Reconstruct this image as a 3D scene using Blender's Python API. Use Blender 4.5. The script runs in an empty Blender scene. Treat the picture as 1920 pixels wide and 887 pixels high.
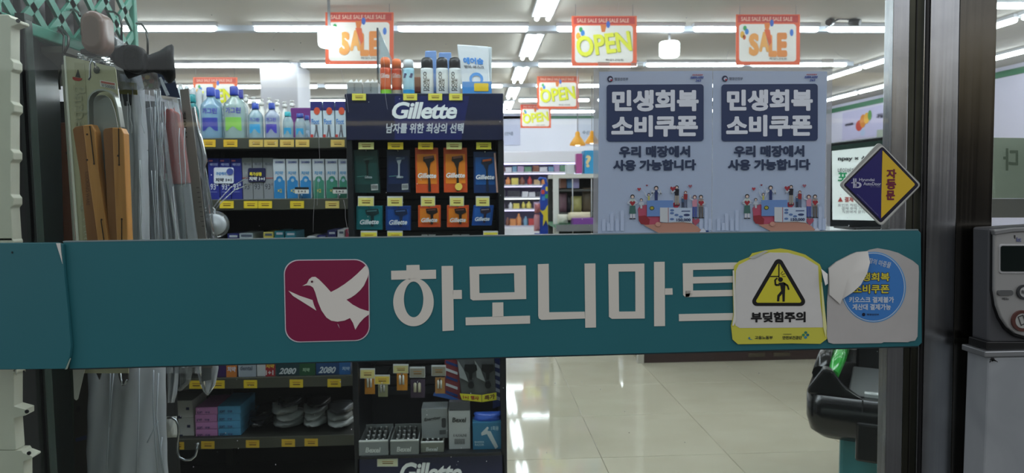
import bpy, bmesh, math, random
from mathutils import Vector, Matrix
random.seed(7)
S = bpy.context.scene
COL = S.collection

# ------------------------------------------------------------------ camera
F, W, H = 1320.0, 1920.0, 887.0          # focal length in pixels of the 1920 x 887 frame
CAM = Vector((0, 0, 1.27))
ROLL = 0.010
YAW = math.atan(66.1 / F)
PITCH = math.atan(92.2 / F)
fw = Vector((math.sin(YAW) * math.cos(PITCH), math.cos(YAW) * math.cos(PITCH), -math.sin(PITCH)))
r0 = Vector((math.cos(YAW), -math.sin(YAW), 0))
u0 = r0.cross(fw)
rt = r0 * math.cos(ROLL) - u0 * math.sin(ROLL)
up = u0 * math.cos(ROLL) + r0 * math.sin(ROLL)
cd = bpy.data.cameras.new('camera')
cam = bpy.data.objects.new('camera', cd)
COL.objects.link(cam)
cam.matrix_world = Matrix(((rt.x, up.x, -fw.x, CAM.x), (rt.y, up.y, -fw.y, CAM.y), (rt.z, up.z, -fw.z, CAM.z), (0, 0, 0, 1)))
cd.sensor_width = 36.0
cd.lens = 36.0 * F / W
cd.clip_start = 0.05
cd.clip_end = 200
cd.dof.use_dof = True
cd.dof.focus_distance = 1.34
cd.dof.aperture_fstop = 8.0
S.camera = cam

# ------------------------------------------------------------------ world, exposure
wd = bpy.data.worlds.new('overcast_dusk'); S.world = wd; wd.use_nodes = True
nt = wd.node_tree; nt.nodes.clear()
wo = nt.nodes.new('ShaderNodeOutputWorld'); bg = nt.nodes.new('ShaderNodeBackground')
bg.inputs[0].default_value = (0.93, 0.95, 1.0, 1); bg.inputs[1].default_value = 0.90
nt.links.new(bg.outputs[0], wo.inputs[0])
S.view_settings.view_transform = 'Standard'
S.view_settings.look = 'None'
S.view_settings.exposure = 0.0
S.view_settings.gamma = 1.0
S.view_settings.use_curve_mapping = False
TUBE = 17.0        # radiance of the fluorescent tubes

# ------------------------------------------------------------------ helpers
def P(px, py, Y):
    """the point of the plane y = Y that is seen at pixel (px, py)"""
    d = fw + rt * ((px - W / 2) / F) + up * ((H / 2 - py) / F)
    return CAM + d * ((Y - CAM.y) / d.y)

def lin(c):
    c = c.lstrip('#')
    v = [int(c[i:i + 2], 16) / 255 for i in (0, 2, 4)]
    return tuple(x / 12.92 if x <= 0.04045 else ((x + 0.055) / 1.055) ** 2.4 for x in v) + (1,)

MATS = {}
def M(hexc, rough=0.5, metal=0.0, alpha=1.0, emit=0.0, var=0.0, scale=20, spec=0.5, coat=0.0, bump=0.0):
    key = (hexc, rough, metal, alpha, emit, var, scale, spec, coat, bump)
    if key in MATS: return MATS[key]
    m = bpy.data.materials.new('mat_%d' % len(MATS)); m.use_nodes = True
    n = m.node_tree; b = n.nodes['Principled BSDF']
    c = lin(hexc)
    b.inputs['Base Color'].default_value = c
    b.inputs['Roughness'].default_value = rough
    b.inputs['Metallic'].default_value = metal
    b.inputs['Specular IOR Level'].default_value = spec
    b.inputs['Alpha'].default_value = alpha
    b.inputs['Coat Weight'].default_value = coat
    if emit:
        b.inputs['Emission Color'].default_value = c; b.inputs['Emission Strength'].default_value = emit
    if var or bump:
        tc = n.nodes.new('ShaderNodeTexCoord'); nz = n.nodes.new('ShaderNodeTexNoise')
        nz.inputs['Scale'].default_value = scale; nz.inputs['Detail'].default_value = 4
        n.links.new(tc.outputs['Object'], nz.inputs['Vector'])
        if var:
            mx = n.nodes.new('ShaderNodeMix'); mx.data_type = 'RGBA'
            mx.inputs[6].default_value = tuple(x * (1 - var) for x in c[:3]) + (1,)
            mx.inputs[7].default_value = tuple(min(1, x * (1 + var)) for x in c[:3]) + (1,)
            n.links.new(nz.outputs[0], mx.inputs[0]); n.links.new(mx.outputs[2], b.inputs['Base Color'])
        if bump:
            bp = n.nodes.new('ShaderNodeBump'); bp.inputs['Strength'].default_value = bump; bp.inputs['Distance'].default_value = 0.01
            n.links.new(nz.outputs[0], bp.inputs['Height']); n.links.new(bp.outputs[0], b.inputs['Normal'])
    MATS[key] = m
    return m

def stretched(name, c1, c2, rough, metal, sc, dist=0.0, r2=None):
    """noise stretched along one axis: brushed steel, wood grain"""
    m = bpy.data.materials.new(name); m.use_nodes = True
    n = m.node_tree; b = n.nodes['Principled BSDF']
    tc = n.nodes.new('ShaderNodeTexCoord'); mp = n.nodes.new('ShaderNodeMapping'); nz = n.nodes.new('ShaderNodeTexNoise')
    mp.inputs['Scale'].default_value = sc
    nz.inputs['Scale'].default_value = 1; nz.inputs['Detail'].default_value = 6; nz.inputs['Distortion'].default_value = dist
    n.links.new(tc.outputs['Object'], mp.inputs[0]); n.links.new(mp.outputs[0], nz.inputs['Vector'])
    mx = n.nodes.new('ShaderNodeMix'); mx.data_type = 'RGBA'
    mx.inputs[6].default_value = lin(c1); mx.inputs[7].default_value = lin(c2)
    n.links.new(nz.outputs[0], mx.inputs[0]); n.links.new(mx.outputs[2], b.inputs['Base Color'])
    b.inputs['Metallic'].default_value = metal; b.inputs['Roughness'].default_value = rough
    if metal > .9:
        n2 = n.nodes.new('ShaderNodeTexNoise'); n2.inputs['Scale'].default_value = 7; n2.inputs['Detail'].default_value = 5
        n.links.new(tc.outputs['Object'], n2.inputs['Vector'])
        cr = n.nodes.new('ShaderNodeMapRange'); cr.inputs[1].default_value = .3; cr.inputs[2].default_value = .7; cr.inputs[3].default_value = .72; cr.inputs[4].default_value = 1.12
        vm = n.nodes.new('ShaderNodeVectorMath'); vm.operation = 'SCALE'
        n.links.new(n2.outputs[0], cr.inputs[0]); n.links.new(mx.outputs[2], vm.inputs[0]); n.links.new(cr.outputs[0], vm.inputs['Scale']); n.links.new(vm.outputs[0], b.inputs['Base Color'])
    if r2:
        mr = n.nodes.new('ShaderNodeMapRange'); mr.inputs[3].default_value = rough; mr.inputs[4].default_value = r2
        n.links.new(nz.outputs[0], mr.inputs[0]); n.links.new(mr.outputs[0], b.inputs['Roughness'])
    return m

def clear(name, tint='ffffff', rough=0.02, body=0.0, bodyc='ffffff', dirt=False, brough=0.4, ior=1.45):
    """thin transparent sheet: straight-through light, a fresnel reflection and a little milky body"""
    m = bpy.data.materials.new(name); m.use_nodes = True
    n = m.node_tree; n.nodes.clear()
    out = n.nodes.new('ShaderNodeOutputMaterial')
    tr = n.nodes.new('ShaderNodeBsdfTransparent'); tr.inputs[0].default_value = lin(tint)
    gl = n.nodes.new('ShaderNodeBsdfGlossy'); gl.inputs['Roughness'].default_value = rough
    fr = n.nodes.new('ShaderNodeFresnel'); fr.inputs[0].default_value = ior
    mx = n.nodes.new('ShaderNodeMixShader')
    base = tr
    if body or dirt:
        pr = n.nodes.new('ShaderNodeBsdfPrincipled'); pr.inputs['Base Color'].default_value = lin(bodyc); pr.inputs['Roughness'].default_value = brough
        mb = n.nodes.new('ShaderNodeMixShader'); mb.inputs[0].default_value = body
        n.links.new(tr.outputs[0], mb.inputs[1]); n.links.new(pr.outputs[0], mb.inputs[2])
        base = mb
        if dirt:     # dust specks and fine dried drips on the pane
            tc = n.nodes.new('ShaderNodeTexCoord'); vo = n.nodes.new('ShaderNodeTexVoronoi'); vo.inputs['Scale'].default_value = 26
            n.links.new(tc.outputs['Object'], vo.inputs['Vector'])
            lt = n.nodes.new('ShaderNodeMath'); lt.operation = 'LESS_THAN'; lt.inputs[1].default_value = 0.028
            n.links.new(vo.outputs['Distance'], lt.inputs[0])
            nz = n.nodes.new('ShaderNodeTexNoise'); nz.inputs['Scale'].default_value = 3
            n.links.new(tc.outputs['Object'], nz.inputs['Vector'])
            gt = n.nodes.new('ShaderNodeMath'); gt.operation = 'GREATER_THAN'; gt.inputs[1].default_value = 0.52
            n.links.new(nz.outputs[0], gt.inputs[0])
            mu = n.nodes.new('ShaderNodeMath'); mu.operation = 'MULTIPLY'
            n.links.new(lt.outputs[0], mu.inputs[0]); n.links.new(gt.outputs[0], mu.inputs[1])
            ma = n.nodes.new('ShaderNodeMath'); ma.operation = 'MULTIPLY_ADD'; ma.inputs[1].default_value = 0.45; ma.inputs[2].default_value = body
            n.links.new(mu.outputs[0], ma.inputs[0]); n.links.new(ma.outputs[0], mb.inputs[0])
    n.links.new(fr.outputs[0], mx.inputs[0]); n.links.new(base.outputs[0], mx.inputs[1]); n.links.new(gl.outputs[0], mx.inputs[2])
    n.links.new(mx.outputs[0], out.inputs[0])
    return m

class B:
    def __init__(s): s.v = []; s.f = []; s.mi = []; s.ms = []; s.sm = []
    def add(s, vs, fs, m, smooth=False):
        if m not in s.ms: s.ms.append(m)
        k = s.ms.index(m); o = len(s.v)
        s.v += [Vector(v) for v in vs]
        for f in fs: s.f.append([i + o for i in f]); s.mi.append(k); s.sm.append(smooth)
        return s
    def box(s, x0, x1, y0, y1, z0, z1, m):
        if x0 > x1: x0, x1 = x1, x0
        if z0 > z1: z0, z1 = z1, z0
        vs = [(x, y, z) for x in (x0, x1) for y in (y0, y1) for z in (z0, z1)]
        return s.add(vs, [(0, 1, 3, 2), (4, 6, 7, 5), (0, 4, 5, 1), (2, 3, 7, 6), (0, 2, 6, 4), (1, 5, 7, 3)], m)
    def prism(s, pts, t, m, d=None, smooth=False):
        n = len(pts); d = d or Vector((0, 1, 0))
        pts = [Vector(p) for p in pts]
        ar = sum(pts[i].x * pts[(i + 1) % n].z - pts[(i + 1) % n].x * pts[i].z for i in range(n))
        if ar < 0: pts.reverse()
        vs = pts + [p + d * t for p in pts]
        if t == 0: return s.add(pts, [list(range(n))], m)
        return s.add(vs, [list(range(n)), list(range(2 * n - 1, n - 1, -1))] + [[(i + 1) % n, i, i + n, (i + 1) % n + n] for i in range(n)], m)
    def px(s, pts, Y, t, m, o=(0, 0), k=1.0):
        return s.prism([P(o[0] + x / k, o[1] + y / k, Y) for x, y in pts], t, m)
    def ring(s, outer, inner, t, m):
        n = len(outer); d = Vector((0, t, 0))
        vs = [Vector(p) for p in outer] + [Vector(p) for p in inner]
        vs = vs + [p + d for p in vs]
        fs = []
        for i in range(n):
            j = (i + 1) % n
            fs += [[i, j, n + j, n + i], [2 * n + j, 2 * n + i, 3 * n + i, 3 * n + j], [j, i, 2 * n + i, 2 * n + j], [n + i, n + j, 3 * n + j, 3 * n + i]]
        return s.add(vs, fs, m)
    def lathe(s, c, prof, m, n=16, sx=1, sy=1, axis='z', closed=True):
        vs = []; fs = []
        for r, z in prof:
            for i in range(n):
                a = 2 * math.pi * i / n; u, w = math.cos(a) * r * sx, math.sin(a) * r * sy
                vs.append((c[0] + u, c[1] + w, c[2] + z) if axis == 'z' else (c[0] + u, c[1] + z, c[2] + w) if axis == 'y' else (c[0] + z, c[1] + u, c[2] + w))
        for k in range(len(prof) - 1):
            for i in range(n):
                j = (i + 1) % n
                fs.append([k * n + i, k * n + j, (k + 1) * n + j, (k + 1) * n + i])
        s.add(vs, fs, m, True)
        if closed:
            o = len(s.v) - len(vs)
            for base, rev in ((0, True), ((len(prof) - 1) * n, False)):
                q = [o + base + i for i in range(n)]
                s.f.append(q[::-1] if rev else q); s.mi.append(s.ms.index(m)); s.sm.append(False)
        return s
    def tube(s, pts, r, m, n=8, flat=1.0):
        pts = [Vector(p) for p in pts]; vs = []; fs = []
        prev = None
        for i, p in enumerate(pts):
            t = (pts[min(i + 1, len(pts) - 1)] - pts[max(i - 1, 0)]).normalized()
            a = prev if prev is not None else (Vector((0, 1, 0)) if abs(t.y) < 0.9 else Vector((1, 0, 0)))
            a = (a - t * a.dot(t)).normalized(); b = t.cross(a); prev = a
            rr = r[i] if isinstance(r, (list, tuple)) else r
            for k in range(n):
                an = 2 * math.pi * k / n
                vs.append(p + a * (math.cos(an) * rr * flat) + b * (math.sin(an) * rr))
        for i in range(len(pts) - 1):
            for k in range(n):
                j = (k + 1) % n
                fs.append([i * n + k, i * n + j, (i + 1) * n + j, (i + 1) * n + k])
        s.add(vs, fs, m, True)
        o = len(s.v) - len(vs)
        for q in ([o + k for k in range(n)][::-1], [o + (len(pts) - 1) * n + k for k in range(n)]):
            s.f.append(q); s.mi.append(s.ms.index(m)); s.sm.append(False)
        return s
    def mesh(s, name, loc, bevel=0):
        me = bpy.data.meshes.new(name)
        me.from_pydata([tuple(v - loc) for v in s.v], [], s.f)
        for m in s.ms: me.materials.append(m)
        me.polygons.foreach_set('material_index', s.mi); me.polygons.foreach_set('use_smooth', s.sm)
        bm = bmesh.new(); bm.from_mesh(me)
        bmesh.ops.recalc_face_normals(bm, faces=bm.faces)
        if bevel: bmesh.ops.bevel(bm, geom=list(bm.edges), offset=bevel, segments=2, profile=0.5, affect='EDGES', clamp_overlap=True)
        bm.to_mesh(me); bm.free(); me.update()
        return me

LOC = {}
def setp(o, label=None, cat=None, group=None, kind=None):
    if label: o['label'] = label
    if cat: o['category'] = cat
    if group: o['group'] = group
    if kind: o['kind'] = kind
    return o
def thing(name, label, cat, loc, group=None, kind=None):
    o = bpy.data.objects.new(name, None); COL.objects.link(o); o.location = loc; o.empty_display_size = 0.02
    LOC[o.name] = Vector(loc)
    return setp(o, label, cat, group, kind)
def part(name, b, parent, bevel=0, label=None, kind=None):
    loc = LOC[parent.name]
    o = bpy.data.objects.new(name, b.mesh(name, loc, bevel)); COL.objects.link(o); o.parent = parent
    LOC[o.name] = loc
    return setp(o, label, kind=kind)
def solo(name, b, label, cat, group=None, bevel=0, kind=None):
    xs = [v.x for v in b.v]; ys = [v.y for v in b.v]; zs = [v.z for v in b.v]
    loc = Vector(((min(xs) + max(xs)) / 2, (min(ys) + max(ys)) / 2, min(zs)))
    o = bpy.data.objects.new(name, b.mesh(name, loc, bevel)); COL.objects.link(o); o.location = loc
    LOC[o.name] = loc
    return setp(o, label, cat, group, kind)
def struct(name, b, bevel=0):
    return solo(name, b, None, None, kind='structure', bevel=bevel)
def sthing(name, loc):
    return thing(name, None, None, loc, kind='structure')
def dup(root, loc, label=None):
    r = root.copy(); COL.objects.link(r); r.location = loc; LOC[r.name] = Vector(loc)
    if label: r['label'] = label
    for ch in list(root.children):
        c = ch.copy(); COL.objects.link(c); c.parent = r; LOC[c.name] = LOC[r.name]
        for g in ch.children:
            d = g.copy(); COL.objects.link(d); d.parent = c; LOC[d.name] = LOC[r.name]
    return r

_tc = {}; LAY = {}
def glyphs(s, bold, shear, space=1.0, lead=1.0):
    k = (s, bold, shear, space, lead); bold = min(bold, .030) if s.isascii() and len(s) > 2 else bold; shift = max(0, bold - .018); bold = min(bold, .018)
    if k not in _tc:
        cu = bpy.data.curves.new('t', 'FONT'); cu.body = s; cu.offset = bold; cu.shear = shear; cu.resolution_u = 3
        cu.space_character = space; cu.space_line = lead; cu.align_x = 'CENTER'
        o = bpy.data.objects.new('t', cu); me = o.to_mesh()
        vs = [(v.co.x, v.co.y) for v in me.vertices]; fs = [list(p.vertices) for p in me.polygons]
        o.to_mesh_clear(); bpy.data.objects.remove(o); bpy.data.curves.remove(cu)
        if shift:      # heavier strokes: the same glyphs laid again, nudged round a small circle
            n0 = len(vs); base = list(vs); bf = list(fs)
            for i in range(8):
                dx, dy = shift * math.cos(i * math.pi / 4), shift * math.sin(i * math.pi / 4); o_ = len(vs)
                vs += [(x + dx, y + dy) for x, y in base]; fs += [[j + o_ for j in f] for f in bf]
            LAY[k] = n0
        xs = [v[0] for v in vs]; ys = [v[1] for v in vs]
        a, b_, c, d = min(xs), max(xs), min(ys), max(ys)
        _tc[k] = ([((x - a) / max(b_ - a, 1e-6), (y - c) / max(d - c, 1e-6)) for x, y in vs], fs)
    return _tc[k]
def text(s, q, Y, m, parent, bold=0.02, shear=0.0, cyl=None, sq=1.0, name='lettering', space=1.0, lead=1.0, b=None):
    """lettering laid into the photo-pixel quad q (x0,y0,x1,y1) or [tl,tr,br,bl] on the plane y=Y"""
    if len(q) == 4 and not isinstance(q[0], (tuple, list)):
        x0, y0, x1, y1 = q; q = [(x0, y0), (x1, y0), (x1, y1), (x0, y1)]
    TL, TR, BR, BL = [P(x, y, Y) for x, y in q]
    vs, fs = glyphs(s, bold, shear, space, lead)
    out = []; n0 = LAY.get((s, bold, shear, space, lead), 10 ** 9)
    for i_, (u, v) in enumerate(vs):
        p = (TL * (1 - u) + TR * u) * v + (BL * (1 - u) + BR * u) * (1 - v)
        if cyl:
            cx, cy, r = cyl; dx = max(-r * .98, min(r * .98, p.x - cx)); p.y = cy - sq * math.sqrt(r * r - dx * dx) - 0.0006
        p.y -= (i_ // n0) * 2e-5
        out.append(p)
    bb = b or B()
    bb.add(out, fs, m)
    if b: return b
    return part(name, bb, parent)

def ext(x0, y0, x1, y1, Y):
    """X and Z extents on plane Y of a photo-pixel rectangle"""
    a = P(x0, (y0 + y1) / 2, Y); b = P(x1, (y0 + y1) / 2, Y); c = P((x0 + x1) / 2, y0, Y); d = P((x0 + x1) / 2, y1, Y)
    return a.x, b.x, d.z, c.z
def rr(x0, y0, x1, y1, r, n=5):
    out = []
    for cx, cy, a0 in ((x1 - r, y0 + r, -90), (x1 - r, y1 - r, 0), (x0 + r, y1 - r, 90), (x0 + r, y0 + r, 180)):
        for i in range(n + 1):
            a = math.radians(a0 + 90 * i / n); out.append((cx + r * math.cos(a), cy + r * math.sin(a)))
    return out
def ell(cx, cy, rx, ry, n=24, a0=0, a1=360):
    full = abs(a1 - a0) >= 360
    return [(cx + rx * math.cos(math.radians(a0 + (a1 - a0) * i / (n if full else n - 1))), cy + ry * math.sin(math.radians(a0 + (a1 - a0) * i / (n if full else n - 1)))) for i in range(n)]
def line(a, b, w):
    dx, dy = b[0] - a[0], b[1] - a[1]; L = math.hypot(dx, dy) or 1; nx, ny = -dy / L * w / 2, dx / L * w / 2
    return [(a[0] + nx, a[1] + ny), (b[0] + nx, b[1] + ny), (b[0] - nx, b[1] - ny), (a[0] - nx, a[1] - ny)]
def cuboid(x0, y0, x1, y1, Y, d, m, b=None):
    X0, X1, Z0, Z1 = ext(x0, y0, x1, y1, Y)
    return (b or B()).box(X0, X1, Y, Y + d, Z0, Z1, m)

# ------------------------------------------------------------------ shared materials
steel = stretched('brushed_steel', 'a4a7ac', 'cbced0', 0.15, 1.0, (160, 160, 1.5), 0.0, 0.30)
steel_dark = stretched('brushed_steel_dark', '3c3e38', '5a5b50', 0.3, 1.0, (120, 120, 3), 0.5, 0.5)
steel_side_shaded = stretched('brushed_steel_side_shaded', '4f4e4a', '74726d', 0.14, 1.0, (200, 200, 1.0), 0.0, 0.26)  # same steel, with the side face's darker reflection put into its colour
wood = stretched('varnished_beech', 'a56a32', 'dc9e58', 0.38, 0, (60, 60, 5), 1.0)
wood_shaded = stretched('varnished_beech_shaded', '7d4f2a', 'a36d38', 0.45, 0, (60, 60, 5), 1.0)  # same beech, with the shade of the handle sides put into its colour
glass = clear('pane_glass', 'f4faf7', 0.02, 0.006, 'd8dcdc', dirt=True, ior=1.36)
film = clear('clear_film', 'f2f4f6', 0.12, 0.17, 'eceef4', brough=0.25)
milky = clear('milky_bag', 'dcdfe6', 0.15, 0.52, 'e6e8ef', brough=0.3)
thinbag = clear('thin_bag', 'eceff2', 0.12, 0.22, 'dcdfe4', brough=0.25)
clearpl = clear('clear_bottle', 'e2eef4', 0.06, 0.16, 'cfe0ec', brough=0.2)
white = M('e9e8e4', 0.5); black = M('101113', 0.35); chrome = M('b9bcc0', 0.2, 1.0)
yellow = M('f2d436', 0.55); yellow_pale = M('e9df8e', 0.55); ink = M('33302a', 0.6)
BRAND_W = M('eef0f2', 0.5)

# ------------------------------------------------------------------ room shell
XL, XR, YD, YB, ZC = -5.2, 7.0, 1.34, 14.9, 2.8
fl = B(); fl.box(XL, XR, 1.30, YB + .1, -0.12, -0.006, M('b9b2a2', 0.3, var=0.05, scale=4))
floor = struct('floor', fl)
def tile_mat():
    m = bpy.data.materials.new('polished_porcelain'); m.use_nodes = True
    n = m.node_tree; b = n.nodes['Principled BSDF']
    tc = n.nodes.new('ShaderNodeTexCoord'); nz = n.nodes.new('ShaderNodeTexNoise'); nz.inputs['Scale'].default_value = 3.5; nz.inputs['Detail'].default_value = 7
    mp = n.nodes.new('ShaderNodeMapping'); mp.inputs['Scale'].default_value = (1, 1.8, 1)
    oi = n.nodes.new('ShaderNodeObjectInfo'); va = n.nodes.new('ShaderNodeVectorMath'); va.operation = 'ADD'
    n.links.new(tc.outputs['Object'], va.inputs[0]); n.links.new(oi.outputs['Random'], va.inputs[1])
    n.links.new(va.outputs[0], mp.inputs[0]); n.links.new(mp.outputs[0], nz.inputs['Vector'])
    mx = n.nodes.new('ShaderNodeMix'); mx.data_type = 'RGBA'; mx.inputs[6].default_value = lin('bcb49f'); mx.inputs[7].default_value = lin('cfc8b4')
    n.links.new(nz.outputs[0], mx.inputs[0]); n.links.new(mx.outputs[2], b.inputs['Base Color'])
    b.inputs['Roughness'].default_value = 0.055; b.inputs['Specular IOR Level'].default_value = 0.5
    return m
tb = B(); tb.box(-.2985, .2985, -.2985, .2985, -0.008, 0, tile_mat())
tme = tb.mesh('tile', Vector((0, 0, 0)), 0.0012)
for i in range(-1, 9):
    for j in range(0, 13):
        o = bpy.data.objects.new('tile', tme); COL.objects.link(o); o.parent = floor
        o.location = Vector((-0.03 + .6 * i + .3, 1.4 + .6 * j + .3, 0)) - floor.location
ft = B(); ft.box(XL, -.63, 1.40, YB, -0.008, -0.0005, M('c6bfab', 0.12, var=.05, scale=4)); ft.box(-.63, XR, 9.2, YB, -.008, -.0005, M('c6bfab', 0.12, var=.05, scale=4)); ft.box(5.37, XR, 1.4, 9.2, -.008, -.0005, M('c6bfab', .12, var=.05, scale=4))
o = part('tile_field', ft, floor, kind='stuff')

struct('ceiling', B().box(XL, XR, 1.30, YB + .1, ZC, ZC + .1, M('beb9b2', 0.85, var=0.03, scale=2)))
wallm = M('f2f2fb', 0.7, var=0.02, scale=2)
struct('wall_back', B().box(XL, XR, YB, YB + .1, -.1, ZC + .1, wallm))
struct('wall_left', B().box(XL - .1, XL, 1.30, YB + .1, -.1, ZC + .1, wallm))
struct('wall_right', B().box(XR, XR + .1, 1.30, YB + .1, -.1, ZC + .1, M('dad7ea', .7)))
struct('trim_1', B().box(XR - .03, XR - .002, 1.6, YB, 2.66, 2.74, M('3f7a58', 0.5)))
struct('trim_2', B().box(XL, XR - .04, YB - .03, YB - .002, 2.70, 2.76, M('5f8a70', 0.5)))
# shop-front wall above and beside the doors, pavement, the facade across the street
fmat = M('5b5e60', 0.6, var=.1, scale=6)
struct('wall_front', B().box(XL, XR, 1.30, 1.42, 2.25, ZC + .1, fmat).box(XL, -2.6, 1.30, 1.42, -.1, 2.25, fmat).box(3.2, XR, 1.30, 1.42, -.1, 2.25, fmat))
struct('pavement', B().box(-9, 11, -9.5, 1.29, -.25, -.02, M('343432', 0.8, var=.15, scale=12)))
opp = struct('wall_opposite', B().box(-9, 11, -9.9, -9.6, -.2, 3.3, M('303134', 0.7, var=.2, scale=3)))
for z0, z1, e in ((3.0, 3.22, 1.5), (2.35, 2.42, 1.0)):
    part('shop_sign', B().box(-5, 8, -9.59, -9.55, z0, z1, M('ffe9b4', .5, emit=e)), opp)

# white structural pillar
X0, X1, Z0, Z1 = ext(489, 125, 556, 250, 8.7)
struct('pillar', B().box(X0, X1 + .02, 8.7, 9.35, 0, ZC, M('e6e6f0', 0.6)), 0.01)

# ------------------------------------------------------------------ tube lights
tube_e = M('f4f7ff', 0.4, emit=TUBE)
tube_dim = tube_e
housing = M('c9ccd2', 0.4)
def make_tube(name, label, x, y, lenx=1.22, group=None, along='x', pair=False):
    t = thing(name, label, 'tube light', (x, y, ZC), group)
    h = lenx / 2
    offs = (-.05, .05) if pair else (0,)
    b = B()
    w = .09 if pair else .035
    if along == 'x': b.box(x - h, x + h, y - w, y + w, ZC - .035, ZC - .001, housing)
    else: b.box(x - w, x + w, y - h, y + h, ZC - .035, ZC - .001, housing)
    part('housing', b, t)
    for o_ in offs:
        b = B()
        if along == 'x': b.lathe((x, y + o_, ZC - .058), [(.012, -h + .01), (.021, -h + .03), (.021, h - .03), (.012, h - .01)], tube_e, 8, axis='x')
        else: b.lathe((x + o_, y, ZC - .058), [(.012, -h + .01), (.021, -h + .03), (.021, h - .03), (.012, h - .01)], tube_e, 8, axis='y')
        part('tube', b, t)
    return t
ORD = ['first', 'second', 'third', 'fourth', 'fifth', 'sixth', 'seventh', 'eighth', 'ninth', 'tenth']
rows = [(1.62, [-3.0, -1.7, -.4, 1.0, 2.3], 'directly over the doorway'), (1.95, [-3.0, -1.7, -.4, 1.0, 2.3], 'one step inside the doorway'), (3.6, [-2.9, -1.5, 1.65, 3.0, 4.3], 'over the shelf unit'), (5.0, [-2.3, -.85, 1.65, 3.0, 4.1], 'over the checkout counter'),
        (6.69, [-2.96, -1.41, -.1, 1.38, 2.68, 3.98], 'by the nearest hanging signs'),
        (8.63, [-3.95, -2.8, -1.46, -.15, 1.38, 2.70, 4.0], 'level with the white pillar'),
        (10.4, [-4.2, -2.87, -1.55, -.2, 1.5, 2.8, 4.1], 'behind the middle OPEN sign'),
        (12.1, [-4.0, -2.25, -.9, 1.35, 2.7, 4.0], 'in the last row but one'),
        (13.9, [-3.6, -2.3, -1.0, .3, 1.75, 3.1, 4.4], 'close to the back wall')]
for y, xs, where in rows:
    src = None
    for i, x in enumerate(xs):
        lab = 'ceiling tube light, %s from the shelf side, %s' % (ORD[i], where)
        if src is None: src = make_tube('tube_light', lab, x, y, 1.22, 'tube lights in the crosswise ceiling rows', pair=y < 2)
        else: dup(src, (x, y, ZC), lab)
src = None
for k, y in enumerate([2.9, 4.25, 5.7, 7.6, 9.4, 11.2, 12.95]):
    lab = 'double tube light, %s from the doorway in the lengthwise row' % ORD[k]
    if src is None: src = make_tube('double_tube_light', lab, .6, y, 1.2, 'double tube lights running into the shop', 'y', True)
    else: dup(src, (.6, y, ZC), lab)
src = None
for j, (x, ys) in enumerate(((4.93, [5.6, 6.9, 8.2, 9.5]), (6.2, [7.0, 8.3, 10.6, 11.9, 13.2]))):
    for k, y in enumerate(ys):
        lab = 'tube light pointing into the shop, %s of the row %s' % (ORD[k], ('off the side wall', 'close beside the side wall')[j])
        if src is None: src = make_tube('side_tube_light', lab, x, y, 1.25, 'tube lights along the side wall', 'y')
        else: dup(src, (x, y, ZC), lab)
a = P(1895, 5, 5.8)
make_tube('tube_light', 'lit tube light seen through the side pane beyond the steel post', a.x, 5.8, .8)
# mounting battens above the rows
for i, y in enumerate((6.69, 8.63, 10.4)):
    struct('trim_%d' % (i + 3), B().box(XL, 4.75, y + .10, y + .20, ZC - .05, ZC, M('b3bac6', 0.5)))

# round ceiling lamps
def drum(px, py, Y, w, h, label):
    c = P(px, py, Y); r = w / 2 / F * Y; hh = h / F * Y
    t = thing('drum_lamp', label, 'ceiling lamp', (c.x, Y, ZC), 'round drum lamps')
    part('shade', B().lathe((c.x, Y, c.z), [(r * .8, -hh / 2), (r * .97, -hh * .4), (r, -hh * .2), (r, hh * .4), (r * .9, hh / 2)], M('f6f8ff', .4, emit=4), 20), t)
    if ZC - c.z - hh / 2 > 0.005:
        part('mount', B().lathe((c.x, Y, c.z), [(.012, hh / 2), (.012, ZC - c.z)], M('8f9296', .5), 10), t)
drum(618, 71, 5.85, 42, 34, 'round glowing lamp overlapping the first SALE sign')
drum(1255, 93, 7.0, 38, 28, 'round glowing lamp between the big OPEN and SALE signs')
# smoke detector
c = P(1228, 76, 6.9)
solo('smoke_detector', B().lathe((c.x, 6.9, ZC - .035), [(.02, 0), (.05, .012), (.055, .035)], M('c07a48', .5), 16), 'small orange-brown smoke detector on the ceiling above a round lamp', 'detector')
# two dome / bullet cameras near the right row
c = P(1578, 42, 6.5)
t = thing('security_camera', 'twin dark security cameras on a ceiling bracket', 'camera', (c.x, 6.5, ZC))
part('bracket', B().tube([(c.x - .1, 6.5, c.z - .01), (c.x - .03, 6.5, c.z + .03), (c.x, 6.5, ZC)], .008, M('55565a', .5)).tube([(c.x, 6.5, ZC), (c.x + .05, 6.5, c.z + .03), (c.x + .10, 6.5, c.z + .01)], .008, M('55565a', .5)), t)
for s_ in (-1, 1):
    part('camera_head', B().tube([(c.x + s_ * .09, 6.52, c.z + .01), (c.x + s_ * .15, 6.45, c.z - .012)], [.035, .03], M('2a2c30', .4), 10), t)

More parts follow.
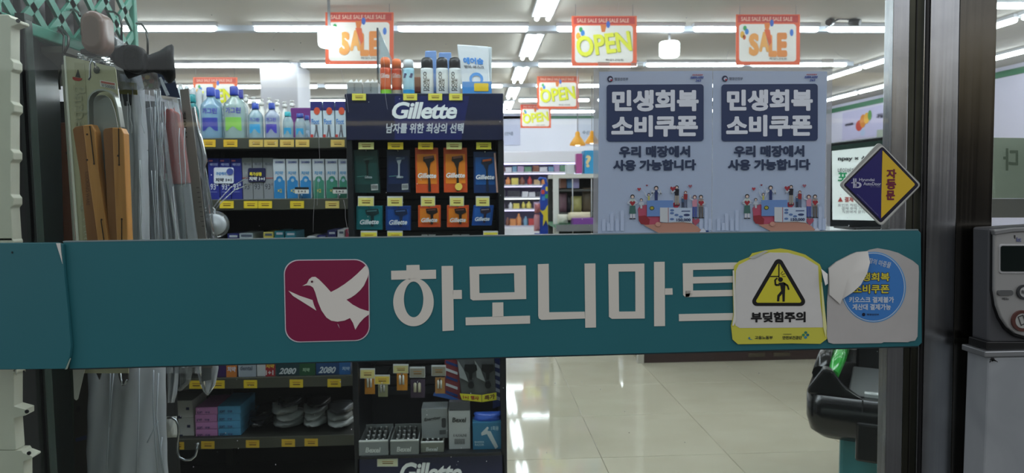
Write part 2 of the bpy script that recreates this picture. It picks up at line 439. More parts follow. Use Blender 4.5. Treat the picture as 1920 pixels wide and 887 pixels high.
# ------------------------------------------------------------------ hanging signs
def banner(px0, py0, px1, py1, Y, kind, label, bottom_only=False):
    w = px1 - px0; h = py1 - py0
    c = P((px0 + px1) / 2, py0, Y)
    t = thing('hanging_sign', label, 'sign', (c.x, Y, c.z), 'orange framed sale banners')
    q = lambda u, v: (px0 + u * w, py0 + v * h)
    part('board', B().px([q(0, 0), q(1, 0), q(1, 1), q(0, 1)], Y, .006, M('e8623a', .5)), t)
    if c.z < ZC - .01:
        for u in (.06, .94):
            p_ = P(*q(u, .02), Y)
            part('hanging_wire', B().tube([(p_.x, Y + .003, p_.z), (p_.x, Y + .003, ZC)], .0025, M('8a8c90', .5), 6), t)
    e = .0012
    part('header_band', B().px([q(.03, .02), q(.97, .02), q(.97, .16), q(.03, .16)], Y - e, .001, M('c03a34', .5)), t)
    part('field', B().px(rr(*q(.05, .19), *q(.94, .93), w * .05), Y - e, .001, M('eeeae4', .5)), t)
    text('SALE SALE SALE SALE SALE', (*q(.08, .05), *q(.88, .13)), Y - 2 * e, M('e8b7a4', .5), t, .02)
    b = B()
    for (u, v, ru, rv, col) in ((.14, .27, .028, .05, '3aa65a'), (.17, .34, .03, .06, '3c86d6'), (.10, .40, .035, .07, 'f0b53a'), (.13, .45, .025, .05, 'e8703a'), (.56, .17, .03, .07, '3468c8'), (.87, .36, .028, .07, '3c78d6')):
        b.px([q(u + ru * math.cos(a_) , v + rv * math.sin(a_)) for a_ in [math.pi * k / 8 for k in range(16)]], Y - 2.5 * e, .001, M(col, .5))
    part('balloon_print', b, t)
    b = B()
    b.px([q(.44, .17), q(.54, .17), q(.51, .32), q(.46, .32)], Y - 2.2 * e, .001, M('e07a2e', .5))
    part('ribbon_print', b, t)
    if kind == 'OPEN':
        text('OPEN', [q(.065, .42), q(.90, .30), q(.94, .70), q(.10, .84)], Y - 4.0 * e, M('9aa23a', .5), t, .05, name='lettering_shade')
        text('OPEN', [q(.05, .41), q(.88, .29), q(.93, .69), q(.09, .83)], Y - 5 * e, M('ecec38', .5), t, .045)
    else:
        b = B()
        gl = ((0.2, .37, .36, .82, 'S', 'eda04c'), (.36, .34, .52, .74, 'A', 'f0ac58'), (.51, .40, .64, .84, 'L', 'eb9444'), (.64, .36, .80, .84, 'E', 'e68a3c'))
        for (a0, b0, a1, b1, ch, col) in gl:
            text(ch, [q(a0, b0), q(a1, b0), q(a1, b1), q(a0, b1)], Y - 4 * e, M(col, .5), t, .07)
        part('splash_print', B().px([q(.44, .3), q(.53, .3), q(.56, .55), q(.52, .62), q(.49, .5)], Y - 4.6 * e, .001, M('dd5f2c', .5)), t)
    text('하모니마트', (*q(.52, .855), *q(.80, .90)), Y - 3 * e, M('6a6a66', .5), t, .02)
    return t
banner(610, 23, 738, 121, 6.0, 'SALE', 'orange SALE sign with a round lamp over its corner')
banner(1072, 30, 1194, 124, 6.0, 'OPEN', 'largest OPEN sign, above the taped posters')
banner(1380, 27, 1500, 122, 6.0, 'SALE', 'orange SALE sign hanging nearest the steel door edge')
banner(1007, 143, 1085, 204, 9.4, 'OPEN', 'middle-sized yellow OPEN sign below the large one')
banner(976, 196, 1033, 240, 12.8, 'OPEN', 'smallest yellow OPEN sign near the back wall')
banner(362, 145, 445, 210, 9.0, 'OPEN', 'orange framed sign half hidden behind mouthwash bottles')

# ------------------------------------------------------------------ back wall: signs, chiller, yellow lamps
X0, X1, Z0, Z1 = ext(925, 214, 975, 272, YB - .02)
wp = thing('wall_panel', 'pale blue panel with small writing on the back wall', 'wall panel', ((X0 + X1) / 2, YB - .02, Z0))
part('panel', B().box(X0, X1, YB - .03, YB - .004, Z0, Z1, M('d0d4ea', .6)), wp)
text('신선식품', (946, 247, 962, 254), YB - .035, M('6b7488', .5), wp)
X0, X1, Z0, Z1 = ext(1085, 222, 1125, 272, YB - .02)
wp = thing('wall_panel', 'pale panel on the back wall behind the yellow pendant lamp', 'wall panel', ((X0 + X1) / 2, YB - .02, Z0))
part('panel', B().box(X0, X1, YB - .03, YB - .004, Z0, Z1, M('cfd5e4', .6)), wp)
text('수산', (1092, 245, 1106, 252), YB - .035, M('6b7488', .5), wp)

YF = 13.6
X0, X1, ZB, ZT = ext(900, 284, 1105, 432, YF)
chw = M('e8e8f0', .4); chs = M('c8c6d2', .5)
ch = thing('open_chiller', 'long white open chiller with lit shelves along the back wall', 'chiller', ((X0 + X1) / 2, YF, 0))
part('base_cabinet', B().box(X0, X1, YF - .25, YB - .06, 0.0, .50, chw), ch, .01)
part('canopy', B().box(X0, X1, YF - .02, YB - .06, ZT - .22, ZT, chw), ch, .02)
part('back_panel', B().box(X0, X1, YB - .22, YB - .06, .5, ZT - .22, M('cfc6e6', .5)), ch)
for xx in (X0, X1): part('side_panel', B().box(xx - .02, xx + .02, YF - .2, YB - .06, .5, ZT - .2, chw), ch)
lv = []
for py in (322, 346, 369, 391, 423):
    z = P(980, py, YF).z; lv.append(z)
    part('shelf', B().box(X0 + .02, X1 - .02, YF, YB - .22, z - .03, z, chs), ch)
    if py < 420:
        part('shelf_light', B().box(X0 + .03, X1 - .03, YF + .02, YF + .05, z - .05, z - .032, M('e4d8ff' if py != 369 else 'ffffff', .5, emit=1.6)), ch)
part('canopy_light', B().box(X0 + .03, X1 - .03, YF + .05, YF + .1, ZT - .245, ZT - .222, M('d9ccff', .5, emit=3.0)), ch)
names_c = [('8a5a4a', 'brown'), ('dcdce4', 'white'), ('7aa4c0', 'blue'), ('3c3c48', 'black'), ('c8aa84', 'tan'), ('c04848', 'red'), ('dccc6a', 'yellow'), ('6a967a', 'green'), ('e0955c', 'orange'), ('b8a0c4', 'lilac')]
lvl = ['top', 'second', 'third', 'fourth', 'bottom']
pal = [[7, 0, 1, 2, 9], [4, 8, 6, 0, 5], [3, 3, 3, 1, 1], [9, 1, 6, 6, 6], [6, 0, 8, 8, 2, 5]]
for li, z in enumerate(lv):
    x = X0 + .30 + (.12 if li else 0); k = 0
    while x < X0 + 1.75:
        ci = pal[li][k % len(pal[li])]; col, cn = names_c[ci]
        hgt = random.uniform(.12, .19) * (1.25 if li == 4 else .9)
        wdt = random.uniform(.045, .075)
        if li in (1, 3, 4) and k % 3 != 2:
            b = B().lathe((x, YF + .12, z), [(wdt * .8, 0), (wdt * .85, .02), (wdt * .85, hgt * .6), (wdt * .35, hgt * .8), (wdt * .35, hgt)], M(col, .4), 12)
            kind = 'bottle'
        else:
            b = B().box(x - wdt, x + wdt, YF + .05, YF + .2, z, z + hgt * .8, M(col, .5)); kind = 'carton'
        solo(('drink_bottle' if kind == 'bottle' else 'food_carton'), b, '%s %s, %s from the stand side on the %s chiller shelf' % (cn, kind, ORD[min(k, 9)], lvl[li]), kind, 'goods in the lit chiller')
        x += wdt * 2 + random.uniform(.005, .03); k += 1

def pend(px, py, Y, w, label):
    c = P(px, py, Y); r = w / 2 / F * Y
    t = thing('pendant_lamp', label, 'lamp', (c.x, Y, ZC), 'yellow bell pendant lamps')
    part('lamp_shade', B().lathe((c.x, Y, c.z), [(r, -r * .45), (r * .96, -r * .2), (r * .6, r * .35), (r * .32, r * .7), (r * .3, r * 1.1), (r * .16, r * 1.3)], M('e9a228', .45), 20, closed=False), t)
    part('bulb', B().lathe((c.x, Y, c.z), [(.02, -r * .5), (r * .35, -r * .4), (r * .3, 0), (.02, .05)], M('fff2d8', .4, emit=3), 12), t)
    part('cord', B().tube([(c.x, Y, c.z + r * 1.2), (c.x, Y, ZC)], .006, M('9a9aa2', .5), 6), t)
pend(1083, 266, 9.0, 30, 'yellow bell lamp hanging over the aisle shelf')
pend(1110, 263, 9.8, 27, 'yellow bell lamp half hidden by the posters edge')

# ------------------------------------------------------------------ aisle gondola and blue-yellow cardboard display
YG = 6.6
X0, X1, Z0, Z1 = ext(1038, 326, 1180, 440, YG)
g = thing('aisle_shelf', 'grey aisle shelf crowded with goods beside the posters', 'shelf unit', ((X0 + X1) / 2, YG, 0))
gm = M('b8b8b4', .5); gdk = M('4a4a48', .6)
for zz in (0.02, .36, .74):
    part('shelf', B().box(X0, X1, YG + .02, YG + .5, zz, zz + .03, gm), g)
zt = P(1075, 326, YG).z
part('shelf', B().box(X0, X1, YG + .02, YG + .5, zt - .04, zt, M('d8d6ce', .5)), g)
zm = P(1075, 355, YG).z
part('shelf', B().box(X0 + .04, X1, YG + .05, YG + .5, zm - .02, zm, gdk), g)
part('back_panel', B().box(X0, X1, YG + .5, YG + .54, 0, zt, M('3a3c3a', .7)), g)
for xx, ww in ((X0, .05), (X1 - .03, .03)):
    part('post', B().box(xx, xx + ww, YG + .01, YG + .06, 0, zt - .041, M('ddddda', .4)), g)
for xx in (X0 + .18, X0 + .36):
    part('front_rail', B().tube([(xx, YG, .77), (xx, YG, zt - .045)], .006, M('b0b0b4', .4), 6), g)
def abox(px0, py0, px1, py1, Y, d, col, label, name='product_box', cat='box', grp='goods on the aisle shelf', txt=None, bev=.003):
    t_ = solo(name, cuboid(px0, py0, px1, py1, Y, d, M(col, .5)), label, cat, grp, bev)
    return t_
abox(1096, 282, 1122, 326, YG + .1, .2, '2f9ad0', 'bright blue carton standing on top of the aisle shelf')
text('?', (1098, 291, 1108, 314), YG + .098, M('f0d8a0', .5), bpy.data.objects['product_box'], .04)
abox(1081, 288, 1092, 325, YG + .12, .1, 'b04a90', 'slim magenta carton on top of the aisle shelf')
abox(1062, 308, 1077, 326, YG + .12, .1, 'c8ccd0', 'pale grey packet on top of the aisle shelf')
abox(1051, 332, 1062, 353, YG + .15, .1, '8a5a4a', 'brown packet on the upper aisle shelf')
abox(1063, 336, 1073, 353, YG + .15, .1, '5a86b4', 'blue packet on the upper aisle shelf')
abox(1074, 333, 1086, 353, YG + .13, .1, 'b0a8d8', 'lilac packet on the upper aisle shelf')
zb = P(1075, 420, YG).z
part('basket_deck', B().box(X0, X1, YG - .28, YG + .5, zb - .03, zb, M('4c8a66', .5)), g)
part('deck_edge', B().box(X0 - .01, X1, YG - .3, YG - .281, zb - .05, zb + .01, M('77787a', .5)), g)
def soft(px0, py0, px1, py1, Y, col, label, cat='bag', n=10, rough=.4, name='snack_bag', grp='goods on the aisle shelf', depth=.08, m=None):
    X0_, X1_, Z0_, Z1_ = ext(px0, py0, px1, py1, Y)
    b = B(); vs = []; fs = []; nu, nv = n, n
    rnd = [[random.uniform(-1, 1) for _ in range(nu + 1)] for _ in range(nv + 1)]
    for side in (-1, 1):
        for j in range(nv + 1):
            for i in range(nu + 1):
                u, v = i / nu, j / nv
                bul = (math.sin(math.pi * u) * math.sin(math.pi * v)) ** .45
                x = X0_ + (X1_ - X0_) * (u + .02 * rnd[j][i])
                z = Z0_ + (Z1_ - Z0_) * (v + (.03 * rnd[i][j] if 0 < j < nv else 0))
                vs.append((x, Y + depth / 2 + side * depth / 2 * bul * (1 + .15 * rnd[j][i]), z))
        o_ = 0 if side < 0 else (nu + 1) * (nv + 1)
        for j in range(nv):
            for i in range(nu):
                a_ = o_ + j * (nu + 1) + i; fs.append([a_, a_ + 1, a_ + nu + 2, a_ + nu + 1])
    b.add(vs, fs, m or M(col, rough), True)
    return solo(name, b, label, cat, grp)
soft(1050, 362, 1064, 398, YG + .12, '7a5a66', 'dusky bag standing on the middle aisle shelf')
soft(1063, 366, 1075, 398, YG + .14, '24262e', 'black bag on the middle aisle shelf')
soft(1071, 368, 1092, 398, YG + .12, 'b8b070', 'yellow-green bag on the middle aisle shelf')
soft(1093, 352, 1112, 400, YG + .14, '6a5a48', 'tall brown bag on the aisle shelf by the posters')
part('middle_shelf', B().box(X0 + .04, X1, YG + .05, YG + .5, P(1075, 399, YG).z - .02, P(1075, 399, YG).z, gdk), g)
soft(1066, 398, 1108, 413, YG - .2, 'ddd2b4', 'cream wrapped pack lying across the aisle shelf deck', 'pack', name='wrapped_pack')
soft(1046, 402, 1066, 420, YG - .15, 'd2cfc4', 'white crumpled pack at the corner of the aisle deck', 'pack', name='wrapped_pack')
abox(1074, 409, 1116, 431, YG - .27, .16, '7b3f96', 'purple box lying on the green aisle deck', bev=.006)
YBLU = 8.0
X0, X1, Z0, Z1 = ext(1011, 338, 1034, 440, YBLU)
t = thing('cardboard_display', 'blue and yellow cardboard display with a crooked arm at the aisle end', 'display', ((X0 + X1) / 2, YBLU, 0))
b = B(); b.px(ell(1023, 372, 10, 28, 20), YBLU, .05, M('1d46ae', .5)); b.px([(1013, 372), (1034, 372), (1036, 440), (1012, 440)], YBLU + .001, .048, M('1d46ae', .5))
part('blue_panel', b, t)
part('arm', B().tube([P(1026, 350, YBLU + .02), P(1022, 335, YBLU + .02), P(1013, 334, YBLU + .02), P(1010, 338, YBLU + .02)], .016, M('2a55b8', .5), 8), t)
part('star_cutout', B().px([(1011, 392), (1017, 396), (1022, 394), (1026, 386), (1032, 382), (1029, 394), (1027, 404), (1028, 424), (1024, 412), (1018, 424), (1019, 404)], YBLU - .02, .018, M('e8d63c', .5)), t)
b = B()
for (x, y, c_) in ((1018, 360, 'c8443a'), (1025, 368, '4aa05a'), (1026, 354, 'e0c83a'), (1019, 372, '3c86d6')): b.px(rr(x - 3, y - 4, x + 3, y + 4, 1.5, 2), YBLU - .004, .003, M(c_, .5))
part('coloured_patch', b, t)
part('base', B().box(X0 - .05, X1 + .05, YBLU - .03, YBLU + .1, 0, P(1020, 438, YBLU).z, M('1b3f98', .5)), t)
soft(1003, 382, 1014, 400, YBLU - .05, 'b46a70', 'pinkish bag hanging against the blue cardboard display', depth=.12, grp=None)
soft(1002, 402, 1013, 434, YBLU - .05, 'c88a94', 'lower pinkish bag beside the blue cardboard display', depth=.12, grp=None)
# fruit poster on the side wall
Ya, Yb = 11.7, 13.2
fp = thing('fruit_poster', 'lilac wall poster of a fruit glass on the side wall', 'poster', (XR, (Ya + Yb) / 2, 2.1))
part('sheet', B().box(XR - .012, XR - .002, Ya, Yb, 2.10, 2.62, M('c9c4e6', .5)), fp)
def wdisc(cy_, cz_, ry_, rz_, col, nm, k=1):
    n_ = 18; b_ = B(); b_.add([(XR - .013 - .001 * k, cy_ + ry_ * math.cos(2 * math.pi * i / n_), cz_ + rz_ * math.sin(2 * math.pi * i / n_)) for i in range(n_)], [list(range(n_))], M(col, .5)); part(nm, b_, fp)
wdisc(12.60, 2.33, .12, .10, 'c84434', 'fruit_print'); wdisc(12.48, 2.40, .10, .12, 'e08a2c', 'fruit_print', 2); wdisc(12.36, 2.44, .09, .10, 'f0b43a', 'fruit_print', 3); wdisc(12.26, 2.48, .06, .09, '5a9a48', 'leaf_print', 4); wdisc(12.48, 2.20, .08, .07, 'b8c8e8', 'glass_print')
def wtext(s, y0, y1, z0, z1, m, par):
    vs, fs = glyphs(s, .02, 0); b_ = B(); b_.add([(XR - .02, y1 + (y0 - y1) * u, z0 + (z1 - z0) * v) for u, v in vs], fs, m); part('lettering', b_, par)
wtext('과일', 11.85, 12.05, 2.40, 2.48, M('6a6488', .5), fp); wtext('vegetable', 12.8, 13.1, 2.34, 2.42, M('7a7498', .5), fp)
sg = thing('wall_notice', 'grey-green wall notice with yellow writing below the fruit poster', 'sign', (XR, 11.5, 1.9))
part('board', B().box(XR - .03, XR - .002, 11.0, 12.0, 1.95, 2.20, M('a9b2a4', .5)), sg)
wtext('할인', 11.45, 11.75, 2.04, 2.12, M('c8c04a', .5), sg)

# ------------------------------------------------------------------ checkout counter, screen, black console
YC = 4.93
X0 = P(1206, 690, YC).x
ct = thing('checkout_counter', 'dark brown checkout counter with a pale metal corner post', 'counter', (2.4, YC, 0))
part('plinth', B().box(X0, 4.2, YC, YC + .75, 0, .12, M('3a2826', .45)), ct, .004)
part('body', B().box(X0 + .01, 4.2, YC + .02, YC + .75, .122, .86, stretched('dark_laminate', '33221f', '4a322c', .4, 0, (2, 2, 40), .5)), ct, .004)
part('worktop', B().box(X0 - .03, 4.25, YC - .04, YC + .8, .862, .90, M('b9b4a8', .3)), ct, .006)
part('corner_post', B().box(X0 - .04, X0 + .005, YC - .01, YC + .04, 0, .86, M('c8c4bd', .3, .6)), ct, .004)
for px in (1408, 1455):
    a = P(px + 12, 684, YC - .02)
    part('floor_bracket', B().box(a.x - .06, a.x + .06, YC - .012, YC, .03, .055, M('4c4234', .5)), ct)

YM = 3.1
X0, X1, Z0, Z1 = ext(1556, 258, 1790, 424, YM)
kc = thing('screen_cabinet', 'white cabinet standing under the payment screen', 'cabinet', ((X0 + X1) / 2, YM, 0))
zt = P(1600, 433, YM).z
part('body', B().box(1.95, X1 + .1, YM + .02, YM + .5, 0, zt - .02, M('d8dad8', .4)), kc, .006)
part('top', B().box(X0, X1 + .12, YM - .02, YM + .52, zt - .02, zt, M('e6e8e8', .3)), kc, .004)
sc = thing('payment_screen', 'black framed payment screen showing a white notice page', 'screen', ((X0 + X1) / 2, YM + .15, zt))
yo = YM + .1
a = P(1556, 262, YM); 
part('bezel', B().px([(1556, 268), (1790, 240), (1788, 428), (1556, 425)], YM + .08, .035, M('15171a', .25)), sc, .004)
part('display', B().px([(1560, 282), (1784, 258), (1782, 416), (1561, 412)], YM + .0785, .002, M('e4e8e6', .4, emit=.22)), sc)
part('screen_header', B().px([(1559, 274), (1785, 248), (1784, 258), (1560, 283)], YM + .0775, .002, M('20342e', .3)), sc)
b = B(); b.box((X0 + X1) / 2 - .05, (X0 + X1) / 2 + .05, YM + .12, YM + .16, zt + .012, P(1660, 330, YM).z, black); b.box((X0 + X1) / 2 - .14, (X0 + X1) / 2 + .14, YM + .05, YM + .25, zt, zt + .012, black)
part('stand', b, sc, .003)
yt = YM + .0755
text('npay × 삼성', (1571, 292, 1640, 303), yt, M('3a3c40', .5), sc, .04)
text('네이버페이로', (1571, 315, 1622, 325), yt, M('55585c', .5), sc, .01)
text('포인트\n적립', (1571, 322, 1628, 362), yt, M('1f9a62', .5), sc, .035)
text('▲ 결제 안내', (1571, 369, 1620, 379), yt, M('b03a34', .5), sc, .03)
text('포인트 적립은 계산대에서\n결제 후에 가능합니다\n직원에게 문의하세요', (1571, 382, 1650, 400), yt, M('6a6c70', .5), sc, .0)

YK = 2.20
kx = P(1510, 735, YK).x
kt_ = thing('bagging_console', 'glossy black moulded console with a green stripe on a teal column', 'console', (kx, YK, 0))
blk = M('08090a', 0.2)
X0 = kx; X1 = X0 + .62
zt = P(1530, 738, YK).z; zb = P(1530, 822, YK).z
def tub(x0, x1, y0, y1, z0, z1, r, wall, m, b):
    o = rr(x0, y0, x1, y1, r, 6); o2 = rr(x0 + .04, y0 + .04, x1 - .04, y1 - .04, r * .8, 6); o3 = rr(x0 + .012, y0 + .012, x1 - .012, y1 - .012, r * .9, 6)
    i2 = rr(x0 + wall, y0 + wall, x1 - wall, y1 - wall, r * .7, 6)
    n_ = len(o); vs = [(x, y, z0) for x, y in o2] + [(x, y, z0 + .025) for x, y in o3] + [(x, y, z0 + .07) for x, y in o] + [(x, y, z1) for x, y in o] + [(x, y, z1) for x, y in i2] + [(x, y, z1 - .05) for x, y in i2]
    fs = []
    for k in range(5):
        for i in range(n_):
            j = (i + 1) % n_; fs.append([k * n_ + i, k * n_ + j, (k + 1) * n_ + j, (k + 1) * n_ + i])
    fs.append(list(range(n_))[::-1]); fs.append([5 * n_ + i for i in range(n_)])
    return b.add(vs, fs, m, True)
part('shell', tub(X0, X1, YK, YK + .78, zb, zt, .05, .045, blk, B()), kt_)
horn = B(); hp = [(0, 0), (.17, -.0), (.11, .035), (.075, .085), (.045, .09), (.0, .02)]
horn.add([(X0 + .005 + x, YK + .005, zt - .002 + z) for x, z in hp] + [(X0 + .005 + x * .9, YK + .06, zt - .002 + z * 1.0) for x, z in hp],
         [[0, 1, 2, 3, 4, 5], [11, 10, 9, 8, 7, 6]] + [[i, (i + 1) % 6, 6 + (i + 1) % 6, 6 + i] for i in range(6)], blk)
part('corner_horn', horn, kt_, .008)
part('side_rail', B().tube([(X0 + .04, YK + .05, zt + .06), (X0 + .04, YK + .3, zt + .075), (X0 + .04, YK + .76, zt + .08)], [.026, .026, .026], blk, 10), kt_)
part('rail_wall', B().box(X0 + .015, X0 + .06, YK + .06, YK + .76, zt, zt + .06, blk), kt_, .004)
part('green_stripe', B().tube([(X0 + .075, YK + .06, zt + .055), (X0 + .085, YK + .3, zt + .07), (X0 + .09, YK + .76, zt + .075)], [.020, .024, .026], M('2f9a3c', .2, coat=.5), 10), kt_)
part('silver_lip', B().box(X0 + .17, X1 - .03, YK + .045, YK + .075, zt - .02, zt + .012, M('c4c8c8', .25, .5)), kt_, .003)
part('inner_tray', B().box(X0 + .12, X1 - .05, YK + .09, YK + .5, zt - .06, zt - .01, M('4a4c4c', .5)), kt_, .006)
part('scanner_block', B().box(X0 + .13, X1 - .05, YK + .51, YK + .72, zt - .06, zt + .12, M('0c0d0f', .3)), kt_, .01)
part('seam', B().box(X0 + .165, X0 + .169, YK - .0015, YK + .02, zt - .04, zt + .001, M('2c2e30', .3)), kt_)
part('drop_bracket', B().box(X0 + .15, X1 - .05, YK - .012, YK + .2, zb - .045, zb + .08, M('0c0d0e', .25)), kt_, .008)
part('column', B().box(X0 + .10, X1 - .06, YK + .07, YK + .6, 0, zb + .001, M('2e7a80', .35)), kt_, .012)
kt_.rotation_euler.z = math.radians(-31)

# ------------------------------------------------------------------ wall shelf unit with toiletries
YS = 2.66
X0 = -1.75; X1 = P(658, 500, YS).x
su = thing('shelf_unit', 'dark grey shelf unit of toiletries beside the razor stand', 'shelf unit', ((X0 + X1) / 2, YS, 0))
lip = M('55564c', .45, .3); dk = M('23241f', .6)
sz = [P(520, y, YS).z for y in (260, 375, 492, 600)] + [P(520, 709, YS).z, P(500, 822, YS).z, .07]
part('back_panel', B().box(X0, X1, YS + .42, YS + .45, 0, sz[0] + .02, M('1c1d1b', .7)), su)
for xx in (X0, -1.10, X1 - .03): part('upright', B().box(xx, xx + .03, YS + .38, YS + .42, 0, sz[0] + .02, dk), su)
for z in sz:
    b = B(); b.box(X0, X1, YS + .012, YS + .42, z - .02, z, dk)
    part('shelf', b, su)
    part('price_rail', B().box(X0, X1, YS, YS + .011, z - .037, z + .004, lip), su, .002)
part('kick_panel', B().box(X0, X1, YS + .03, YS + .05, 0, .03, M('6a6a62', .5)), su)
def tag(x0, y0, x1, y1, Y, par, col=yellow, lines=2, holder=False):
    if holder:
        part('tag_holder', B().px([(x0 - 1, y0 - 3), (x1 + 1, y0 - 3), (x1 + 1, y1 + 1), (x0 - 1, y1 + 1)], Y, .003, M('c6c9cb', .3)), par)
    t_ = part('price_tag', B().px([(x0, y0), (x1, y0), (x1, y1), (x0, y1)], Y - .0016, .0012, col), par)
    b = B(); w = x1 - x0; h = y1 - y0
    b.px(line((x0 + w * .22, y0 + h * .35), (x0 + w * .8, y0 + h * .35), h * .09), Y - .002, .0003, M('a8702a', .5))
    b.px(line((x0 + w * .25, y0 + h * .62), (x0 + w * .78, y0 + h * .62), h * .14), Y - .002, .0003, M('7a5a2a', .5))
    part('print', b, t_)
for x in (378, 419, 467, 495, 525, 554, 620): tag(x, 262, x + 26, 275.5, YS - .001, su, M('eec23a', .5) if x < 460 else M('e6c468', .5))
for x, c_ in ((412, 0), (457, 0), (484, 0), (544, 0), (610, 1)): tag(x, 377, x + 26, 390.5, YS - .001, su, M('e6cf74', .5) if c_ else yellow)
for x in (355, 396, 457, 543, 614): tag(x, 714 - (x - 355) * .012, x + 25, 729 - (x - 355) * .012, YS - .001, su, M('e8c832', .5))
for x in (320, 377, 461, 528, 571): tag(x, 829 - (x - 320) * .025, x + 25, 843 - (x - 320) * .025, YS - .001, su, M('e0b83a', .5))

def base_z(i): return sz[i]
def can(name, parent_label, cat, px0, px1, ytop, Y, z0, prof, group):
    pass
# mouthwash bottles: clear body, coloured cap, printed label
def mouthwash(px0, px1, ytop, capx0, capx1, Y, capc, labc, label, word=None, liquid='a9d3e6', lab=(0.3, .75), z0=None):
    z0 = sz[0] if z0 is None else z0
    X0_, X1_, _, _ = ext(px0, 200, px1, 250, Y); ztop = P((px0 + px1) / 2, ytop, Y).z; h = ztop - z0
    cx = (X0_ + X1_) / 2; w = (X1_ - X0_) / 2; caph = h * .17; cw = (P(capx1, 200, Y).x - P(capx0, 200, Y).x) / 2
    t = thing('mouthwash_bottle', label, 'bottle', (cx, Y + w * .7, z0), 'mouthwash bottles on the top shelf')
    cy = Y + w * .7; sh = h - caph
    b = B().lathe((cx, cy, z0), [(w * .9, 0), (w, .006), (w * .96, sh * .12), (w, sh * .25), (w, sh * .72), (w * .9, sh * .82), (cw * 1.1, sh * .95), (cw * .95, sh)], clear('tinted_bottle_' + liquid, liquid, .08, .55, liquid, brough=.2) if ('L' + liquid) not in MATS else MATS['L' + liquid], 20, sy=.68)
    MATS['L' + liquid] = b.ms[0]
    part('body', b, t)
    part('cap', B().lathe((cx, cy, z0 + sh), [(cw, 0), (cw * 1.02, caph * .1), (cw, caph * .9), (cw * .8, caph)], M(capc, .35), 16), t)
    # label band wraps the front of the oval body
    k = 10; vs = []; z1 = z0 + sh * .20; z2 = z0 + sh * .50
    for i in range(k + 1):
        a_ = math.radians(-132 + 84 * i / k); r_ = w * 1.02
        dz = -.016 * math.sin(math.pi * i / k) ** 4
        vs += [(cx + math.cos(a_) * r_, cy + math.sin(a_) * r_ * .68, z1 - dz), (cx + math.cos(a_) * r_, cy + math.sin(a_) * r_ * .68, z2)]
    part('label', B().add(vs, [[2 * i, 2 * i + 2, 2 * i + 3, 2 * i + 1] for i in range(k)], M(labc, .5), True), t)
    if word:
        Zw = P(0, 0, Y)
        y_of = lambda z: 352 - (z - 1.27) * F / Y
        text(word, (px0 + (px1 - px0) * .18, y_of(z0 + sh * .76) + 3, px0 + (px1 - px0) * .82, y_of(z0 + sh * .62) + 3), Y, M('5652b4', .5), t, .03, cyl=(cx, cy, w * 1.0), sq=.70)
    return t
mouthwash(347, 371, 176, 353, 366, YS + .10, '1f8f94', '2a9aa0', 'teal capped mouthwash bottle partly behind the grey strip pack', liquid='58b4b8')
mouthwash(394, 418, 167, 399, 409, YS + .17, '3c54b8', 'a9cfe4', 'blue capped mouthwash bottle behind the first big one', liquid='a0d0e4')
mouthwash(437, 463, 167, 442, 452, YS + .17, '3a3f9c', 'bcd8e0', 'blue capped mouthwash bottle behind the green labelled one', liquid='c8dce0')
mouthwash(371, 413, 162, 382, 398, YS + .03, '2f48b4', '3e49ac', 'big clear mouthwash bottle with a violet-blue label', '가그린', 'a9cfe8')
mouthwash(414, 458, 160, 425, 441, YS + .03, '2b3fa6', '8fce5c', 'big clear mouthwash bottle with a lime green label', '가그린', 'c9dfdc')
mouthwash(462, 491, 192, 469, 482, YS + .03, '2f4cae', '3fa6dc', 'mid-sized mouthwash bottle with a sky blue label', '가그린', 'bcd9e4')
mouthwash(493, 522, 192, 501, 513, YS + .03, '2f4cae', '4a44b4', 'mid-sized mouthwash bottle with a violet label', '가그린', 'c4cfe6')
mouthwash(528, 548, 209, 532, 544, YS + .03, '44b4c0', '38a2d4', 'small mouthwash bottle with a turquoise cap', None, 'c2dce4')
mouthwash(551, 571, 212, 555, 568, YS + .03, '3046a0', '38a2d4', 'small mouthwash bottle with a dark blue cap and sky label', None, 'c8dfe8')
mouthwash(568, 581, 216, 571, 579, YS + .14, '3046a0', 'b8c8d8', 'small mouthwash bottle squeezed behind against the tall cartons', None, 'c8dfe8')
solo('purple_carton', B().box(P(545, 220, YS + .24).x, P(583, 220, YS + .24).x, YS + .24, YS + .34, sz[0], P(560, 202, YS + .24).z, M('6b2c78', .5)), 'purple carton behind the small mouthwash bottles', 'box', None, .003)
for i in range(7):
    px = 461 + i * 14.5; pt = 178 + (i % 3) * 2 + i * 1.8
    Y = YS + .33; a = P(px, pt, Y); r = .014
    t = thing('pump_bottle', 'white pump bottle, %s along the pale row behind the mouthwash' % ORD[i], 'bottle', (a.x, Y, sz[0]), 'white pump bottles in the back row')
    h = a.z - sz[0]
    part('body', B().lathe((a.x, Y, sz[0]), [(r * 1.0, 0), (r * 1.1, .005), (r * 1.1, h * .72), (r * .5, h * .8), (r * .5, h * .86)], M('e4e2dc', .35), 12), t)
    part('pump', B().lathe((a.x, Y, sz[0] + h * .86), [(r * .75, 0), (r * .75, .012), (r * .3, .014), (r * .3, h * .14 - .006), (r * .6, h * .14 - .005), (r * .6, h * .14)], M('efeee9', .35), 10), t)
for i in range(5):   # shrink-wrapped caps on the far end
    a = P(338 + i * 12, 158 + i * 3, YS + .28)
    solo('wrapped_refill', B().lathe((a.x, YS + .28, sz[0]), [(.012, 0), (.013, .01), (.013, a.z - sz[0] - .02), (.006, a.z - sz[0])], M('c4c9cc', .3), 12), 'grey-white wrapped refill, %s of the pale group by the hanging packs' % ORD[i], 'refill', 'wrapped refills')

